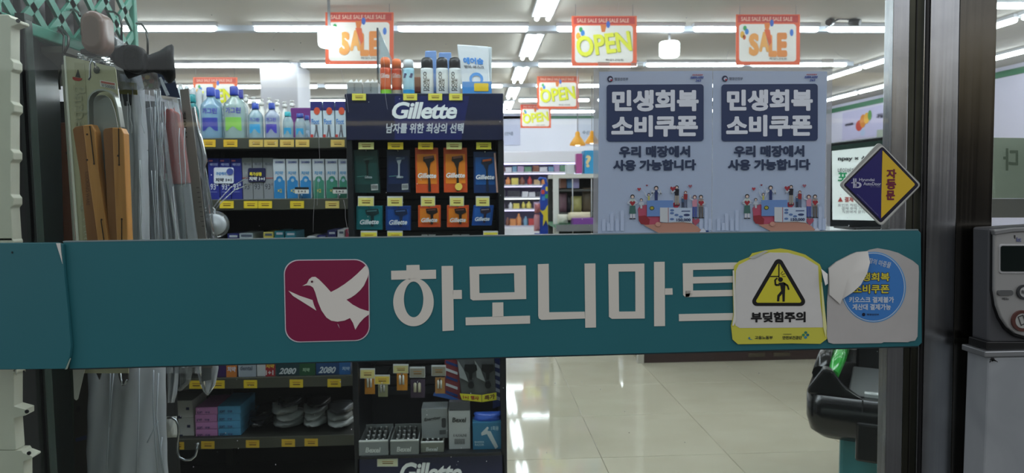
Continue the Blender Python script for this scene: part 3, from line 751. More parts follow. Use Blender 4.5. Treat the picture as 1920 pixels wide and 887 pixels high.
def carton(x0, y0, x1, y1, Y, d, face, label, name='carton', cat='box', group=None, side=None, top=None, z0=None):
    """upright carton: body plus a printed front"""
    X0_, X1_, Z0_, Z1_ = ext(x0, y0, x1, y1, Y)
    if z0 is not None: Z0_ = z0
    t = thing(name, label, cat, ((X0_ + X1_) / 2, Y + d / 2, Z0_), group)
    part('body', B().box(X0_ + .0006, X1_ - .0006, Y, Y + d, Z0_, Z1_, M(side or face, .5)), t, .0015)
    return t
for i, (x0, x1) in enumerate(((582, 604), (605.5, 627), (628.5, 650))):
    Y = YS + .03
    t = carton(x0, 190, x1, 260, Y, .08, 'cfdde6', 'tall white and sky-blue carton with navy top, %s from the mouthwash' % ORD[i], group='foot spray cartons', z0=sz[0])
    part('navy_top', B().px([(x0, 190), (x1, 190), (x1, 207), (x0, 207)], Y - .001, .001, M('2c2a72', .5)), t)
    w = x1 - x0
    b = B(); b.px(ell(x0 + w * .55, 208, w * .26, 7, 14), Y - .002, .001, M('d8583a', .5)); b.px([(x0, 252), (x0 + w * .25, 252), (x0 + w * .25, 259), (x0, 259)], Y - .002, .001, M('c8403a', .5))
    part('red_print', b, t)
    text('Foot', (x0 + w * .1, 223, x0 + w * .75, 233), Y - .002, M('3c8ad4', .5), t, .05)
    b = B(); b.px([(x0 + w * .42, 234), (x0 + w * .58, 234), (x0 + w * .62, 243), (x0 + w * .72, 257), (x0 + w * .6, 257), (x0 + w * .5, 246), (x0 + w * .4, 257), (x0 + w * .3, 257), (x0 + w * .42, 243)], Y - .002, .001, M('6a6a72', .5))
    part('figure_print', b, t)
# second shelf: toothpaste cartons
for i in range(3):
    x0 = 390.5 + i * 21.3; x1 = x0 + 20.6; Y = YS + .04
    t = carton(x0, 297 , x1, 375, Y, .12, '28318c', 'navy blue toothpaste carton, %s from the hanging packs' % ORD[i], 'toothpaste_carton', group='navy toothpaste cartons', z0=sz[1])
    b = B(); b.px([(x0 + 1, 300), (x0 + 8, 300), (x0 + 8, 303), (x0 + 1, 303)], Y - .001, .001, M('c87088', .5)); part('pink_patch', b, t)
    text('메디안', (x0 + 3, 306, x1 - 3, 311), Y - .0012, M('aab4dc', .5), t, .03)
    text('93°', (x0 + 4, 344, x1 - 2, 356), Y - .0012, M('d8dcec', .5), t, .02)
    b = B(); b.px(line((x0 + 4, 360), (x1 - 4, 360), 1), Y - .001, .0005, M('8890c4', .5)); part('fine_print', b, t)
for i in range(3):
    x0 = 454.5 + i * 19.6; x1 = x0 + 19; Y = YS + .04
    t = carton(x0, 296, x1, 375, Y, .12, 'b4b6ba', 'silver toothpaste carton, %s beside the navy cartons' % ORD[i], 'toothpaste_carton', group='silver toothpaste cartons', z0=sz[1])
    t.children[0].data.materials[0] = M('aeb1b5', .3, .35)
    text('메디안', (x0 + 3, 305, x1 - 3, 310), Y - .0012, M('6a6e78', .5), t, .03)
    b = B(); b.px(line((x0, 334), (x1, 334), 1.6), Y - .001, .0005, M('b04848', .5)); part('red_line', b, t)
    text('93°', (x0 + 3, 344, x1 - 1, 355), Y - .0012, M('4a4c54', .5), t, .0)
for i, (x0, x1, c_) in enumerate(((512.5, 535.5, '2f87c4'), (537, 560, '2f87c4'), (561.5, 584.5, '2f87c4'), (586, 609, '3d8a72'), (610.5, 634, '3d8a72'), (635, 652, '3d8a72'))):
    Y = YS + .03; w = x1 - x0
    t = carton(x0, 298, x1, 375, Y, .12, 'c6ccd2', '%s and white toothpaste carton, %s of the six arch-printed cartons' % (('blue', 'green')[i > 2], ORD[i]), 'toothpaste_carton', group='arch-printed toothpaste cartons', z0=sz[1])
    text('2080', (x0 + 3, 302, x1 - 4, 306), Y - .0012, M('4a5690', .5), t, .05)
    text('치약', (x0 + w * .12, 321, x1 - w * .2, 328), Y - .0012, M('5aa0d0', .5), t, .03)
    arch = [(x0 + 1.5, 372), (x0 + 1.5, 339), (x0 + w * .22, 337)] + ell(x0 + w / 2, 337, w * .28, 7, 9, 180, 360) + [(x1 - w * .22, 337), (x1 - 1.5, 339), (x1 - 1.5, 372)]
    part('arch_print', B().px(arch, Y - .001, .0008, M(c_, .5)), t)
    part('dot_print', B().px(ell(x0 + w / 2, 338, 3, 3.2, 12), Y - .0018, .0006, M('a8c4d8', .5)), t)
    text('×2', (x0 + w * .35, 354, x0 + w * .7, 361), Y - .0022, M('d8c86a', .5), t, .03)
def card(q, Y, col, label, lines, kcol='e8e8ee', name='promotion_card'):
    t = solo(name, B().px(rr(*q, 3), Y, .0015, M(col, .45)), label, 'card')
    h = (q[3] - q[1]); 
    for k, (s_, c_, v0, v1, u0, u1) in enumerate(lines):
        text(s_, (q[0] + (q[2] - q[0]) * u0, q[1] + h * v0, q[0] + (q[2] - q[0]) * u1, q[1] + h * v1), Y - .0006, M(c_, .5), t, .05)
    return t
cc = card((401, 314, 438, 344), YS + .036, 'e4e8f0', 'rounded white offer card in front of the navy cartons', (('구강케어', '6aa0dc', .28, .5, .1, .62), ('치약 1+1', '3a3c4a', .66, .9, .08, .9), ))
part('round_print', B().px(ell(431, 322, 6.5, 6.5, 18), YS + .034, .001, M('4a5aa4', .5)), cc)
card((465, 315, 498, 341), YS + .036, '23244c', 'dark offer card with yellow writing on the silver cartons', (('특가상품', 'e6d23c', .30, .58, .08, .78), ('치약 1+1', 'f0f0f0', .64, .92, .05, .95), ))
for (x0, k) in ((553, 'blue'), (624, 'green')):
    t = solo('shelf_talker', B().px([(x0, 351), (x0 + 26, 351), (x0 + 26, 363), (x0, 363)], YS + .012, .001, M('eceae4', .5)), 'small white shelf card with a black top in front of the %s cartons' % k, 'card')
    part('black_band', B().px([(x0, 351), (x0 + 26, 351), (x0 + 26, 355), (x0, 355)], YS + .0112, .0006, M('15151a', .5)), t)
    text('1+1', (x0 + 6, 357, x0 + 20, 361), YS + .011, M('3a3a3a', .5), t, .04)
    part('clip', B().tube([P(x0 + 13, 363, YS + .014), P(x0 + 13, 373, YS + .014)], .0012, chrome, 6), t)
# third shelf: only the tops show above the teal band
third = [(427, 448, 438, '232a78', 'navy'), (449, 475, 437, 'b4c0c8', 'pale silver'), (494, 513, 435, 'd8c86a', 'yellow and blue'), (515, 533, 433, '1f7a8a', 'teal'), (535, 555, 434, '2a7f92', 'second teal'),
         (576, 593, 443, 'd4d8dc', 'low white'), (595, 612, 441, '20226a', 'dark blue'), (614, 631, 432, '1d1f66', 'deep navy'), (633, 647, 431, 'd4d6da', 'white with dark oval'), (648, 655, 430, 'a83a58', 'slim crimson')]
for x0, x1, y, c_, nm in third:
    t = carton(x0, y, x1, 480, YS + .05, .14, c_, '%s toothpaste box just showing above the teal door band' % nm, 'toothpaste_carton', group='boxes peeping over the teal band', z0=sz[2])
    part('stripe_print', B().px([(x0 + 3, y + 3), (x1 - 3, y + 3), (x1 - 3, y + 7), (x0 + 3, y + 7)], YS + .049, .0008, M('c8ccd8' if c_ < 'a' else '5a6478', .5)), t)
# fifth shelf: lying cartons below the band
def lying(x0, x1, y0, y1, Y, z0, c1, c2, label, words, split=None):
    t = carton(x0, y0, x1, y1, Y, .1, c1, label, 'toothpaste_carton', group='lying toothpaste boxes below the teal band', z0=z0)
    if split: part('colour_block', B().px([(x0 + (x1 - x0) * split, y0 + 1), (x1, y0 + 1), (x1, y1 - 1), (x0 + (x1 - x0) * split, y1 - 1)], Y - .001, .0008, M(c2, .5)), t)
    for s_, c_, u0, u1, v0, v1, sh_ in words:
        text(s_, (x0 + (x1 - x0) * u0, y0 + (y1 - y0) * v0, x0 + (x1 - x0) * u1, y0 + (y1 - y0) * v1), Y - .0018, M(c_, .5), t, .05, sh_)
z5 = sz[4]
lying(405, 444, 660, 710, YS + .03, z5, '3a2258', 'd4813a', 'purple toothpaste box with an orange end', (('치약', 'e8e0ea', .55, .95, .55, .75, 0),), .5)
lying(446, 480, 662, 711, YS + .03, z5, 'c2c8d0', 'a8b0ba', 'white and grey toothpaste box lying beside the purple one', (('dental', '5a6474', .12, .8, .5, .66, 0),), .1)
lying(481, 516, 662, 711, YS + .03, z5, 'cfd0d2', 'a82a34', 'white toothpaste box with a dark red block', (('치약', 'e8c04a', .5, .95, .42, .58, 0), ('1+1', 'f0e8e8', .5, .9, .66, .84, 0)), .48)
lying(517, 591, 655, 708, YS + .03, z5, '24424a', '2c5a3c', 'dark green toothpaste box with slanted white digits', (('2080', 'e0e6ea', .08, .52, .66, .88, .35), ('치약', 'a8c8a8', .68, .86, .66, .80, 0)), .6)
lying(592, 657, 655, 706, YS + .03, z5, '234a7c', '2f6cae', 'blue toothpaste box with slanted white digits by the razor stand', (('2080', 'e4ecf4', .08, .58, .64, .88, .35), ('치약', 'a8c8e8', .76, .98, .64, .78, 0)), .68)
# sixth shelf: soap and stocking boxes, pouches
z6 = sz[5]
def stack(x0, x1, ys, Y, d, cols, label, name, words, group, tilt=0):
    for k in range(len(ys) - 1):
        y1, y0 = ys[k], ys[k + 1]
        X0_, X1_, _, _ = ext(x0, y0, x1, y1, Y)
        zb_ = z6 + (P(0, y1, Y).z * 0); 
        Zb = z6 + (ys[0] - y1) * Y / F; Zt = z6 + (ys[0] - y0) * Y / F
        dx = random.uniform(-.003, .003)
        t = thing(name, label % ('bottom', 'second', 'third', 'topmost')[k if len(ys) > 3 or k == 0 else 3], 'box', ((X0_ + X1_) / 2, Y + d / 2, Zb), group)
        part('body', B().box(X0_ + dx, X1_ + dx, Y, Y + d, Zb + .0004, Zt - .0004, M(cols, .5)), t, .0015)
        words(t, x0 + dx * F / Y, y0, x1, y1, Y)
def w_soap(t, x0, y0, x1, y1, Y):
    text('Dove', (x0 + 1, y0 + 7, x0 + 17, y0 + 13), Y - .0015, M('55565e', .5), t, .0, .2)
    b = B(); b.px([(x0 + 2, y1 - 9), (x0 + 28, y1 - 9), (x0 + 28, y1 - 4), (x0 + 2, y1 - 4)], Y - .001, .0006, M('2f3350', .5)); b.px([(x0 + 36, y0 + 8), (x0 + 42, y0 + 8), (x0 + 42, y0 + 13), (x0 + 36, y0 + 13)], Y - .001, .0006, M('2f3350', .5)); part('print', b, t)
def w_soft(t, x0, y0, x1, y1, Y):
    text('SOFT', (x0 + 3, y0 + 4.5, x0 + 13, y0 + 9), Y - .0015, M('3c3460', .5), t, .06)
    text('면봉', (x0 + 18, y0 + 4.5, x0 + 27, y0 + 8), Y - .0015, M('4a4478', .5), t, .02)
stack(314, 363, [824, 789, 756], YS + .05, .14, 'bdbdb8', '%s white soap box with a dark bar print', 'soap_box', w_soap, 'white soap boxes')
stack(366, 407, [823, 809.5, 795.5, 781, 767], YS + .04, .16, 'c98ac0', '%s pink box in the stack beside the white soap boxes', 'pink_box', w_soft, 'stacked pink boxes')
stack(409.5, 452, [822, 808, 793.5, 779.5, 765], YS + .04, .18, '5aa2cc', '%s sky-blue box in the stack beside the black pouches', 'blue_box', w_soft, 'stacked blue boxes')
def pouch(x0, x1, y0, y1, Y, col, label, dz=0, band=None):
    a = soft(x0, y0, x1, y1, Y, col, label, 'pouch', n=9, rough=.22, name='mask_pouch', grp='pouches lying on the lowest shelf', depth=.16)
    return a
def yz(z, Y): return 352 - (z - 1.27) * F / Y
yb = yz(z6, YS + .1)
for (x0, x1, k, h, col, lab) in ((456, 500, 0, 16, '1e1f24', 'black pouch at the bottom of the pile by the blue boxes'), (458, 502, 13, 13, '2f3138', 'dark pouch second in the pile by the blue boxes'), (470, 508, 25, 11, '17181c', 'black pouch on top of the pile by the blue boxes'),
        (502, 560, 0, 14, '7f8384', 'grey pouch under the white ones'), (508, 560, 12, 12, 'c8cbcc', 'white pouch on the grey pouch'), (500, 548, 23, 18, 'b4b7b8', 'tilted silver-white pouch on the middle pile'), (512, 556, 39, 12, '3a3c40', 'dark pouch lying over the middle pile'),
        (561, 604, 0, 14, 'a4a8a8', 'white-grey pouch at the bottom of the third pile'), (563, 600, 13, 13, 'c8cccc', 'bright white pouch in the third pile'), (560, 606, 25, 14, '8e9294', 'silver pouch near the top of the third pile'), (566, 612, 38, 14, '1b1c20', 'black crumpled pouch topping the third pile'),
        (607, 656, 0, 12, 'c0c4c4', 'white pouch at the bottom beside the razor stand'), (606, 654, 11, 16, 'a9adad', 'pale pouch on the pile beside the razor stand'), (610, 656, 26, 14, '4a4c50', 'dark pouch on top of the pile beside the razor stand')):
    pouch(x0, x1, yb - k - h + 4, yb - k + 4, YS + .05 + (.02 if k else 0), col, lab)

# ------------------------------------------------------------------ razor display stand
YR = 2.42
navy = M('151d44', .4); navy2 = M('1d2566', .4)
X0 = P(655, 500, YR).x; X1 = P(947, 500, YR).x
zT = P(790, 175, YR).z
rs = thing('razor_stand', 'tall navy razor display stand with white brand lettering', 'display stand', ((X0 + X1) / 2, YR, 0))
part('header_panel', B().px([(648, 175), (943, 175), (944, 263), (650, 263)], YR - .012, .012, M('12163a', .38)), rs, .002)
part('header_blue_patch', B().px([(740, 180), (880, 180), (865, 262), (740, 262)], YR - .0128, .0007, M('191f5c', .38)), rs)  # bluer patch laid over the middle of the header
for xx in (X0, X1 - .02): part('side_panel', B().box(xx, xx + .02, YR, YR + .34, .0, zT - .01, M('14161c', .4)), rs, .003)
part('top_shelf', B().box(X0, X1, YR - .008, YR + .34, zT - .014, zT - .002, M('1a1f3c', .4)), rs, .002)
part('back_panel', B().box(X0 + .02, X1 - .02, YR + .3, YR + .34, 0, zT - .014, M('191a20', .6)), rs)
zz = P(800, 266, YR).z
k = 0
while zz > .5:
    part('slat', B().box(X0 + .021, X1 - .021, YR + .285, YR + .3, zz - .036, zz - .004, M('2a2b30' if k % 2 else '2e2a2e', .5)), rs)
    zz -= .04; k += 1
text('Gillette', (735, 191, 857, 223), YR - .0135, BRAND_W, rs, .045, .22, space=.92)
text('남자를 위한 최상의 선택', (724, 231, 870, 250), YR - .0135, M('c8ccd4', .5), rs, .03, .12)
for (x0, x1) in ((660, 686), (756, 782), (803, 829), (842, 867)): tag(x0, 175.5, x1, 188, YR - .015, rs, M('e6dc5c', .5))
# pegs and hanging packs
def pack(x0, y0, x1, y1, Y, cols, label, kind, tilt=0.0):
    xs = [(x0 + tilt, y0), (x1 + tilt, y0), (x1 - tilt, y1), (x0 - tilt, y1)]
    c = P((x0 + x1) / 2, y0, Y)
    t = thing('razor_pack', label, 'razor pack', (c.x, Y, c.z), 'hanging razor packs')
    q = lambda u, v: (xs[0][0] + (xs[1][0] - xs[0][0]) * u + (xs[3][0] - xs[0][0]) * v, y0 + (y1 - y0) * v)
    part('box', B().px([q(0, 0), q(1, 0), q(1, 1), q(0, 1)], Y, .028, M(cols[0], .3)), t, .0012)
    w, h = x1 - x0, y1 - y0
    part('colour_print', B().px([q(.08, .14), q(.92, .14), q(.92, .8), q(.08, .8)], Y - .0008, .0006, M(cols[1], .3)), t)
    # razor drawn on the pack, in low relief
    b = B(); hd = M(cols[2], .35)
    if kind == 'tall':
        b.prism([P(*q(u, v), Y - .003) for u, v in ((.36, .20), (.80, .17), (.84, .27), (.66, .33), (.62, .46), (.66, .97), (.54, .97), (.54, .46), (.44, .33), (.34, .29))], .0022, hd)
    elif kind == 'dim':
        b.prism([P(*q(u, v), Y - .003) for u, v in ((.42, .18), (.66, .18), (.62, .28), (.57, .34), (.57, .60), (.62, .66), (.44, .66), (.50, .60), (.50, .34), (.45, .28))], .0022, hd)
    else:
        b.prism([P(*q(u, v), Y - .003) for u, v in ((.34, .16), (.84, .12), (.88, .32), (.68, .42), (.66, .86), (.56, .86), (.55, .42), (.38, .36))], .0022, hd)
    part('razor_print', b, t)
    part('blade_print', B().px([q(.40, .20), q(.78, .17), q(.78, .22), q(.40, .25)], Y - .0038, .0006, M(cols[3], .3)), t)
    if kind == 'dim':
        bq = [q(.66, .80), q(.94, .79), q(.94, .93), q(.66, .94)]
        part('barcode_patch', B().px(bq, Y - .001, .0006, M('b8bcbc', .5)), t)
        b = B()
        for k_ in range(6): b.px([q(.69 + k_ * .04, .82), q(.71 + k_ * .04, .82), q(.71 + k_ * .04, .90), q(.69 + k_ * .04, .90)], Y - .0018, .0004, M('3a3c3e', .5))
        part('barcode_print', b, t)
        text('Gillette', [q(.42, .60), q(.72, .60), q(.72, .66), q(.42, .66)], Y - .0045, M('a8b4b8', .5), t, .05, .2)
        part('stripe_print', B().px([q(.1, .62), q(.42, .60), q(.42, .61), q(.1, .63)], Y - .0014, .0004, M('5f9a94', .5)), t)
    elif kind == 'tall':
        text('Gillette', [q(.10, .56), q(.90, .56), q(.90, .67), q(.10, .67)], Y - .0045, M('eef0f2', .5), t, .05, .2)
    else:
        text('Gillette', [q(.14, .58), q(.86, .56), q(.86, .76), q(.14, .78)], Y - .0045, M('e4e8ee', .5), t, .05, .2)
    # peg through the hang-hole
    a = P((x0 + x1) / 2, y0 + 3, Y)
    part('peg_hook', B().tube([(a.x, YR + .285, a.z), (a.x, Y - .006, a.z), (a.x, Y - .009, a.z + .006)], .0022, chrome, 6), rs)
    return t
ORN = ('d2542a', 'ee8a2a', '2c211e', '8a5a52')
YP = YR + .03
pack(664, 281, 710, 362, YP, ('1c3c3c', '1f4a48', '12201f', '3a5a58'), 'dark green razor pack in the upper row', 'dim', -2)
pack(725, 281, 768, 361, YP, ('18223e', '1b2a52', 'a4acb4', '4a5a78'), 'dark navy razor pack in the upper row', 'dim')
pack(779, 277, 822, 362, YP, ORN, 'orange razor pack in the upper row beside the navy one', 'tall', -1)
pack(832, 277, 876, 361, YP, ORN, 'orange razor pack with a yellow seal in the upper row', 'tall', -.5)
part('round_seal', B().px(ell(860, 350, 7, 7, 18), YP - .0042, .0008, M('f0d060', .4)), bpy.data.objects['razor_pack.003'])
pack(888, 284, 931, 362, YP, ('1a3566', '1f5aa0', '20263a', 'd0683a'), 'blue razor pack with a white edge at the end of the upper row', 'tall', -.5)
part('white_edge', B().px([(926, 287), (929, 287), (934, 361), (931, 361)], YP - .005, .003, M('e8b8a8', .4)), bpy.data.objects['razor_pack.004'])
pack(668, 386, 717, 431, YP, ('156a74', '1c8088', '1a3a40', '5a8a90'), 'teal blade pack under the dark green one', 'small')
pack(723, 386, 770, 432, YP, ('1c3f86', '2456aa', '1a2c54', '5a78b0'), 'blue blade pack under the navy one', 'small')
pack(784, 385, 826, 426, YP, ORN, 'orange blade pack directly under the first orange razor pack', 'small')
pack(838, 385, 879, 426, YP, ORN, 'orange blade pack under the sealed orange pack', 'small')
pack(886, 385, 924, 423, YP, ('1b4c9c', '2a66bc', '3a2c44', 'a8a0b0'), 'blue blade pack tilted at the end of the second row', 'small', 2)
pack(790, 440, 816, 470, YP + .02, ('b4b8bc', 'c4c8cc', '6a6e74', '8a8e94'), 'grey blade pack barely showing above the teal band', 'small')
pack(848, 440, 880, 470, YP + .02, ('a4a8ae', 'b4b8bc', '6a6e74', '8a8e94'), 'second grey blade pack barely showing above the teal band', 'small')
pac = M('eeea9a', .5)
for (x0, x1, c_) in ((672, 701, pac), (727, 756, yellow), (784, 812, yellow), (837, 866, pac), (893, 921, M('e8dc48', .5))): tag(x0, 267, x1, 280, YR + .004, rs, c_)
for (x0, x1) in ((672, 700), (727, 754), (790, 815), (844, 869), (893, 917)): tag(x0, 371, x1, 386, YR + .004, rs, M('e6dc7c', .5), holder=True)
for (x0, x1) in ((677, 706), (727, 754), (907, 933)): tag(x0, 436, x1, 450, YR + .004, rs, M('e2d448', .5), holder=True)

# on top of the stand
zt = zT
def spray(x0, x1, ytop, ycap, Y, body, cap, label, word=None, wcol='e0e0e0', vertical=False, base=None, shoulder=.92, name='spray_can', cat='spray can', w2=None):
    X0_, X1_, _, _ = ext(x0, 140, x1, 150, Y); cx = (X0_ + X1_) / 2; r = (X1_ - X0_) / 2; cy = Y + r
    h = P((x0 + x1) / 2, ytop, Y).z - zt; hc = P((x0 + x1) / 2, ycap, Y).z - zt
    t = thing(name, label, cat, (cx, cy, zt), 'cans and bottles on top of the razor stand')
    part('body', B().lathe((cx, cy, zt), [(r * .95, 0), (r, .004), (r, hc - .006), (r * shoulder, hc)], body, 24), t)
    part('cap', B().lathe((cx, cy, zt + hc), [(r * shoulder, 0), (r * shoulder * .98, (h - hc) * .75), (r * .72, h - hc - .002), (r * .5, h - hc)], cap, 24), t)
    if base: part('base_band', B().lathe((cx, cy, zt), [(r * 1.01, .002), (r * 1.01, h * .14)], base, 24, closed=False), t)
    if word:
        if vertical:
            for k_, (s_, (a_, b_)) in enumerate(word):
                vs, fs = glyphs(s_, .03, 0); b2 = B()
                z1 = P(0, 168, Y).z; z2 = zt + hc - .01
                out = []
                for u, v in vs:
                    dx = a_ + (b_ - a_) * (1 - v); xx = cx + dx * r
                    out.append((xx, cy - math.sqrt(max(0, r * r - (xx - cx) ** 2)) - .0006, zt + .012 + (z2 - zt - .012) * (u * (.95 if k_ == 0 else .6)))
                               if True else 0)
                b2.add(out, fs, M(wcol, .5)); part('lettering', b2, t)
        else:
            text(word, (x0 + 2, 137, x1 - 2, 146), Y, M(wcol, .5), t, .05, .1, cyl=(cx, cy, r))
    return t
YT = YR + .03
og = M('dd6a2c', .3); 
spray(711.5, 732, 106, 126, YT, M('c9502c', .3), og, 'orange shaving gel can with a lime green base', 'Gillette', 'd8c8c8', base=M('86c83c', .4))
spray(733, 753, 109, 128, YT + .01, M('b9442a', .3), og, 'orange shaving gel can with a pale base, next to the lime one', 'Gillette', 'c8a8a8', base=M('b0a894', .4))
bl = stretched('blue_can', '1c86c8', '6ab8d8', .3, 0, (1, 1, 14), 0)
spray(754, 776, 110, 127, YT, M('9cc8d8', .3), M('d4dade', .2), 'pale blue spray can with a silvery cap', 'N', '1f3a70', base=M('2b94d0', .3))
for (x0, x1, lab) in ((788, 812, 'white bottle with a black cap standing beside the pale blue can'), (817, 840, 'middle white bottle of the three with black caps'), (841, 864, 'white bottle with a black cap next to the mask packet')):
    spray(x0, x1, 106, 127, YT, M('d8dcdc', .35), M('141518', .3), lab, (('DORCO', (-.55, .0)), ('PACE', (.05, .42))), '33363c', True, shoulder=.95, name='lotion_bottle', cat='bottle')
for i, (x0, x1) in enumerate(((650, 679), (681, 709))):
    t = carton(x0, 154, x1, 174, YT, .07, '8f9498', 'small grey carton with a torn open top, %s on the stand' % ORD[i], 'open_carton', group='small grey cartons on the stand', z0=zt)
    t.children[0].data.materials[0] = M('94999d', .35, .3)
    X0_, X1_, Z0_, Z1_ = ext(x0, 154, x1, 174, YT)
    vs = []; fs = []
    for a_ in range(8): vs.append((X0_ + .002 + (X1_ - X0_ - .004) * a_ / 7, YT + .012, Z1_ - .002)); vs.append((X0_ + .006 + (X1_ - X0_ - .012) * a_ / 7, YT + .03 + .01 * (a_ % 2), Z1_ + .010 + .006 * math.sin(a_ * 2.1)))
    part('crumpled_lining', B().add(vs, [[2 * a_, 2 * a_ + 2, 2 * a_ + 3, 2 * a_ + 1] for a_ in range(7)], M('d4d6d8', .25), True), t)
    text('X\nO\nX', ((x0 + x1) / 2 - 1.6, 157, (x0 + x1) / 2 + 1.6, 171), YT - .0008, M('55585c', .5), t, .03)
# acrylic fin, mask packet, blue tray box, bags behind
t = solo('acrylic_fin', B().prism([P(708, 174, YR + .16), P(708, 53, YR + .16), P(712, 58, YR + .16), P(735, 112, YR + .16), P(737, 174, YR + .16)], .004, clear('acrylic', 'dbe6ea', .05, .3, 'b8c8d0')), 'upright pale acrylic fin beside the orange cans', 'divider')
part('dark_edge', B().px([(706, 52), (709.5, 52), (710.5, 174), (707, 174)], YR + .159, .006, M('3c4048', .4)), t)
t = thing('tray_box', 'blue carton tray with a yellow price tag holding the mask packets', 'box', (P(895, 174, YT).x, YT, zt))
X0_, X1_, Z0_, Z1_ = ext(867, 153, 922, 175, YT)
part('front', B().box(X0_, X1_, YT, YT + .002, zt, Z1_, M('4a8ed2', .4)), t)
part('tray_body', B().box(X0_, X1_, YT + .002, YT + .07, zt, zt + .015, M('e8e8e8', .5)).box(X0_, X0_ + .002, YT + .002, YT + .07, zt + .015, Z1_, M('e0e4e8', .5)).box(X1_ - .002, X1_, YT + .002, YT + .07, zt + .015, Z1_, M('e0e4e8', .5)), t)
part('price_tag', B().px(rr(889, 156, 916, 171, 2), YT - .0015, .001, M('e8c42c', .5)), t)
mp_ = thing('mask_packet', 'white mask packet with blue Korean letters leaning in the blue tray', 'packet', (P(890, 170, YT + .02).x, YT + .02, zt + .016))
part('pouch', B().px([(857, 83), (916, 87), (918, 168), (866, 168)], YT + .02, .010, M('dfe3e8', .3)), mp_, .003)
text('에어숨', [(868, 107), (906, 109), (907, 121), (869, 120)], YT + .0185, M('3f8ee0', .5), mp_, .05)
text('방역 마스크', [(870, 122), (907, 123), (908, 129), (871, 128)], YT + .0185, M('5a5c64', .5), mp_, .03)
b = B(); b.ring([P(x, y, YT + .018) for x, y in ell(893, 148, 13, 12, 24)], [P(x, y, YT + .018) for x, y in ell(893, 149, 8.5, 7.5, 24)], .0008, M('4a9ae4', .5)); part('mask_print', b, mp_)
solo('mask_packet', B().px([(864, 86), (922, 88), (922, 166), (870, 166)], YT + .036, .010, M('cfd8de', .3)), 'second white mask packet just behind the lettered one', 'packet', None, .003)
for (x0, y0, x1, lab) in ((797, 95, 818, 'grey-blue pouch rising behind the first black-capped bottle'), (823, 98, 846, 'blue pouch rising behind the middle black-capped bottle')):
    solo('blue_pouch', B().px([(x0, y0), (x1, y0), (x1 + 3, 174), (x0 - 3, 174)], YT + .09, .012, M('6d8fc4', .3)), lab, 'pouch', 'blue pouches behind the bottles', .003)
abox(776, 144, 789, 174, YT + .08, .04, '7a4038', 'small brown box between the pale blue can and the white bottle', grp=None)

# lower half of the stand: pegs with small packs, battery trays, boxes
def battery(x0, y0, x1, y1, Y, tagq, label, holder_c='c8c06a', body='c8862a', cell='dcdcd4'):
    c = P((x0 + x1) / 2, y0, Y)
    t = thing('battery_pack', label, 'battery pack', (c.x, Y, c.z), 'small packs hanging on pegs')
    part('backing_card', B().px([(x0, y0), (x1, y0), (x1, y1), (x0, y1)], Y, .002, M(body, .4)), t)
    w = x1 - x0; h = y1 - y0
    for k in (0, 1):
        xx = x0 + w * (.32 + .30 * k); a = P(xx, y0 + h * .65, Y); r = w * .11 * Y / F
        hh = h * .48 * Y / F
        part('cell', B().lathe((a.x, Y - r, a.z), [(r, 0), (r, hh), (r * .4, hh), (r * .4, hh + .003)], M(cell, .35, .2), 12), t)
    X_ = P(*((x0 + x1) / 2, y0 + 2), Y)
    part('peg_hook', B().tube([(X_.x, YR + .285, X_.z), (X_.x, Y - .03, X_.z)], .002, chrome, 6), rs)
    tx0, ty0, tx1, ty1 = tagq
    tag(tx0, ty0, tx1, ty1, Y - .034, rs, M(holder_c, .5), holder=True)
battery(684, 700, 703, 739, YR + .06, (676, 694, 702, 709), 'orange backed battery pack hanging nearest the shelf unit', 'd8cc84')
battery(709, 718, 727, 744, YR + .05, (703, 706, 730, 720), 'pale battery pack hanging lowest under a yellow tag', 'd8bc50', '9a9a78', 'b8b8b4')
battery(744, 698, 764, 732, YR + .05, (738, 686, 765, 699), 'orange battery pack hanging highest under its tag', 'c8c088')
battery(770, 712, 797, 746, YR + .05, (769, 691, 796, 707), 'dark purple pack with two cream cells', '8f8c80', '4a3c50', 'cfc8b0')
battery(816, 708, 834, 738, YR + .06, (810, 688, 835, 704), 'orange pack hanging against the union-striped pack', '8f8a7c', 'b0804a')
t = thing('striped_pack', 'red white and blue striped packet hanging behind the grey razor pack', 'packet', (P(850, 690, YR + .07).x, YR + .07, P(850, 665, YR).z))
part('sheet', B().px([(834, 640), (858, 640), (864, 750), (812, 740), (822, 725), (834, 725)], YR + .09, .003, M('8a3c44', .35)), t)
b = B()
for k in range(7):
    y_ = 648 + k * 14
    b.px([(836, y_), (858, y_ + 8), (858, y_ + 13), (836, y_ + 5)], YR + .0885, .0006, M(('2a4488', 'd4d8e0')[k % 2], .35))
b.px([(814, 736), (834, 738), (860, 748), (860, 752), (812, 742)], YR + .0885, .0006, M('3a66b4', .35))
part('stripe_print', b, t)
t = thing('striped_pack', 'blue and white glossy packet at the outer edge of the stand', 'packet', (P(932, 690, YR + .07).x, YR + .07, P(932, 665, YR).z))
part('sheet', B().px([(925, 640), (940, 640), (942, 760), (924, 766)], YR + .09, .003, M('2a3c80', .3)), t)
b = B()
for k in range(5): b.px([(926, 680 + k * 15), (938, 686 + k * 15), (939, 692 + k * 15), (927, 688 + k * 15)], YR + .0885, .0006, M('c4cce8', .3))
part('stripe_print', b, t)
t = thing('razor_twin_pack', 'large grey twin razor pack with a yellow strip, hanging at the stand edge', 'razor pack', (P(885, 690, YR).x, YR + .05, P(885, 640, YR).z))
part('backing', B().px([(852, 640), (926, 640), (930, 745), (903, 753), (866, 745)], YR + .05, .02, M('515558', .35)), t, .002)
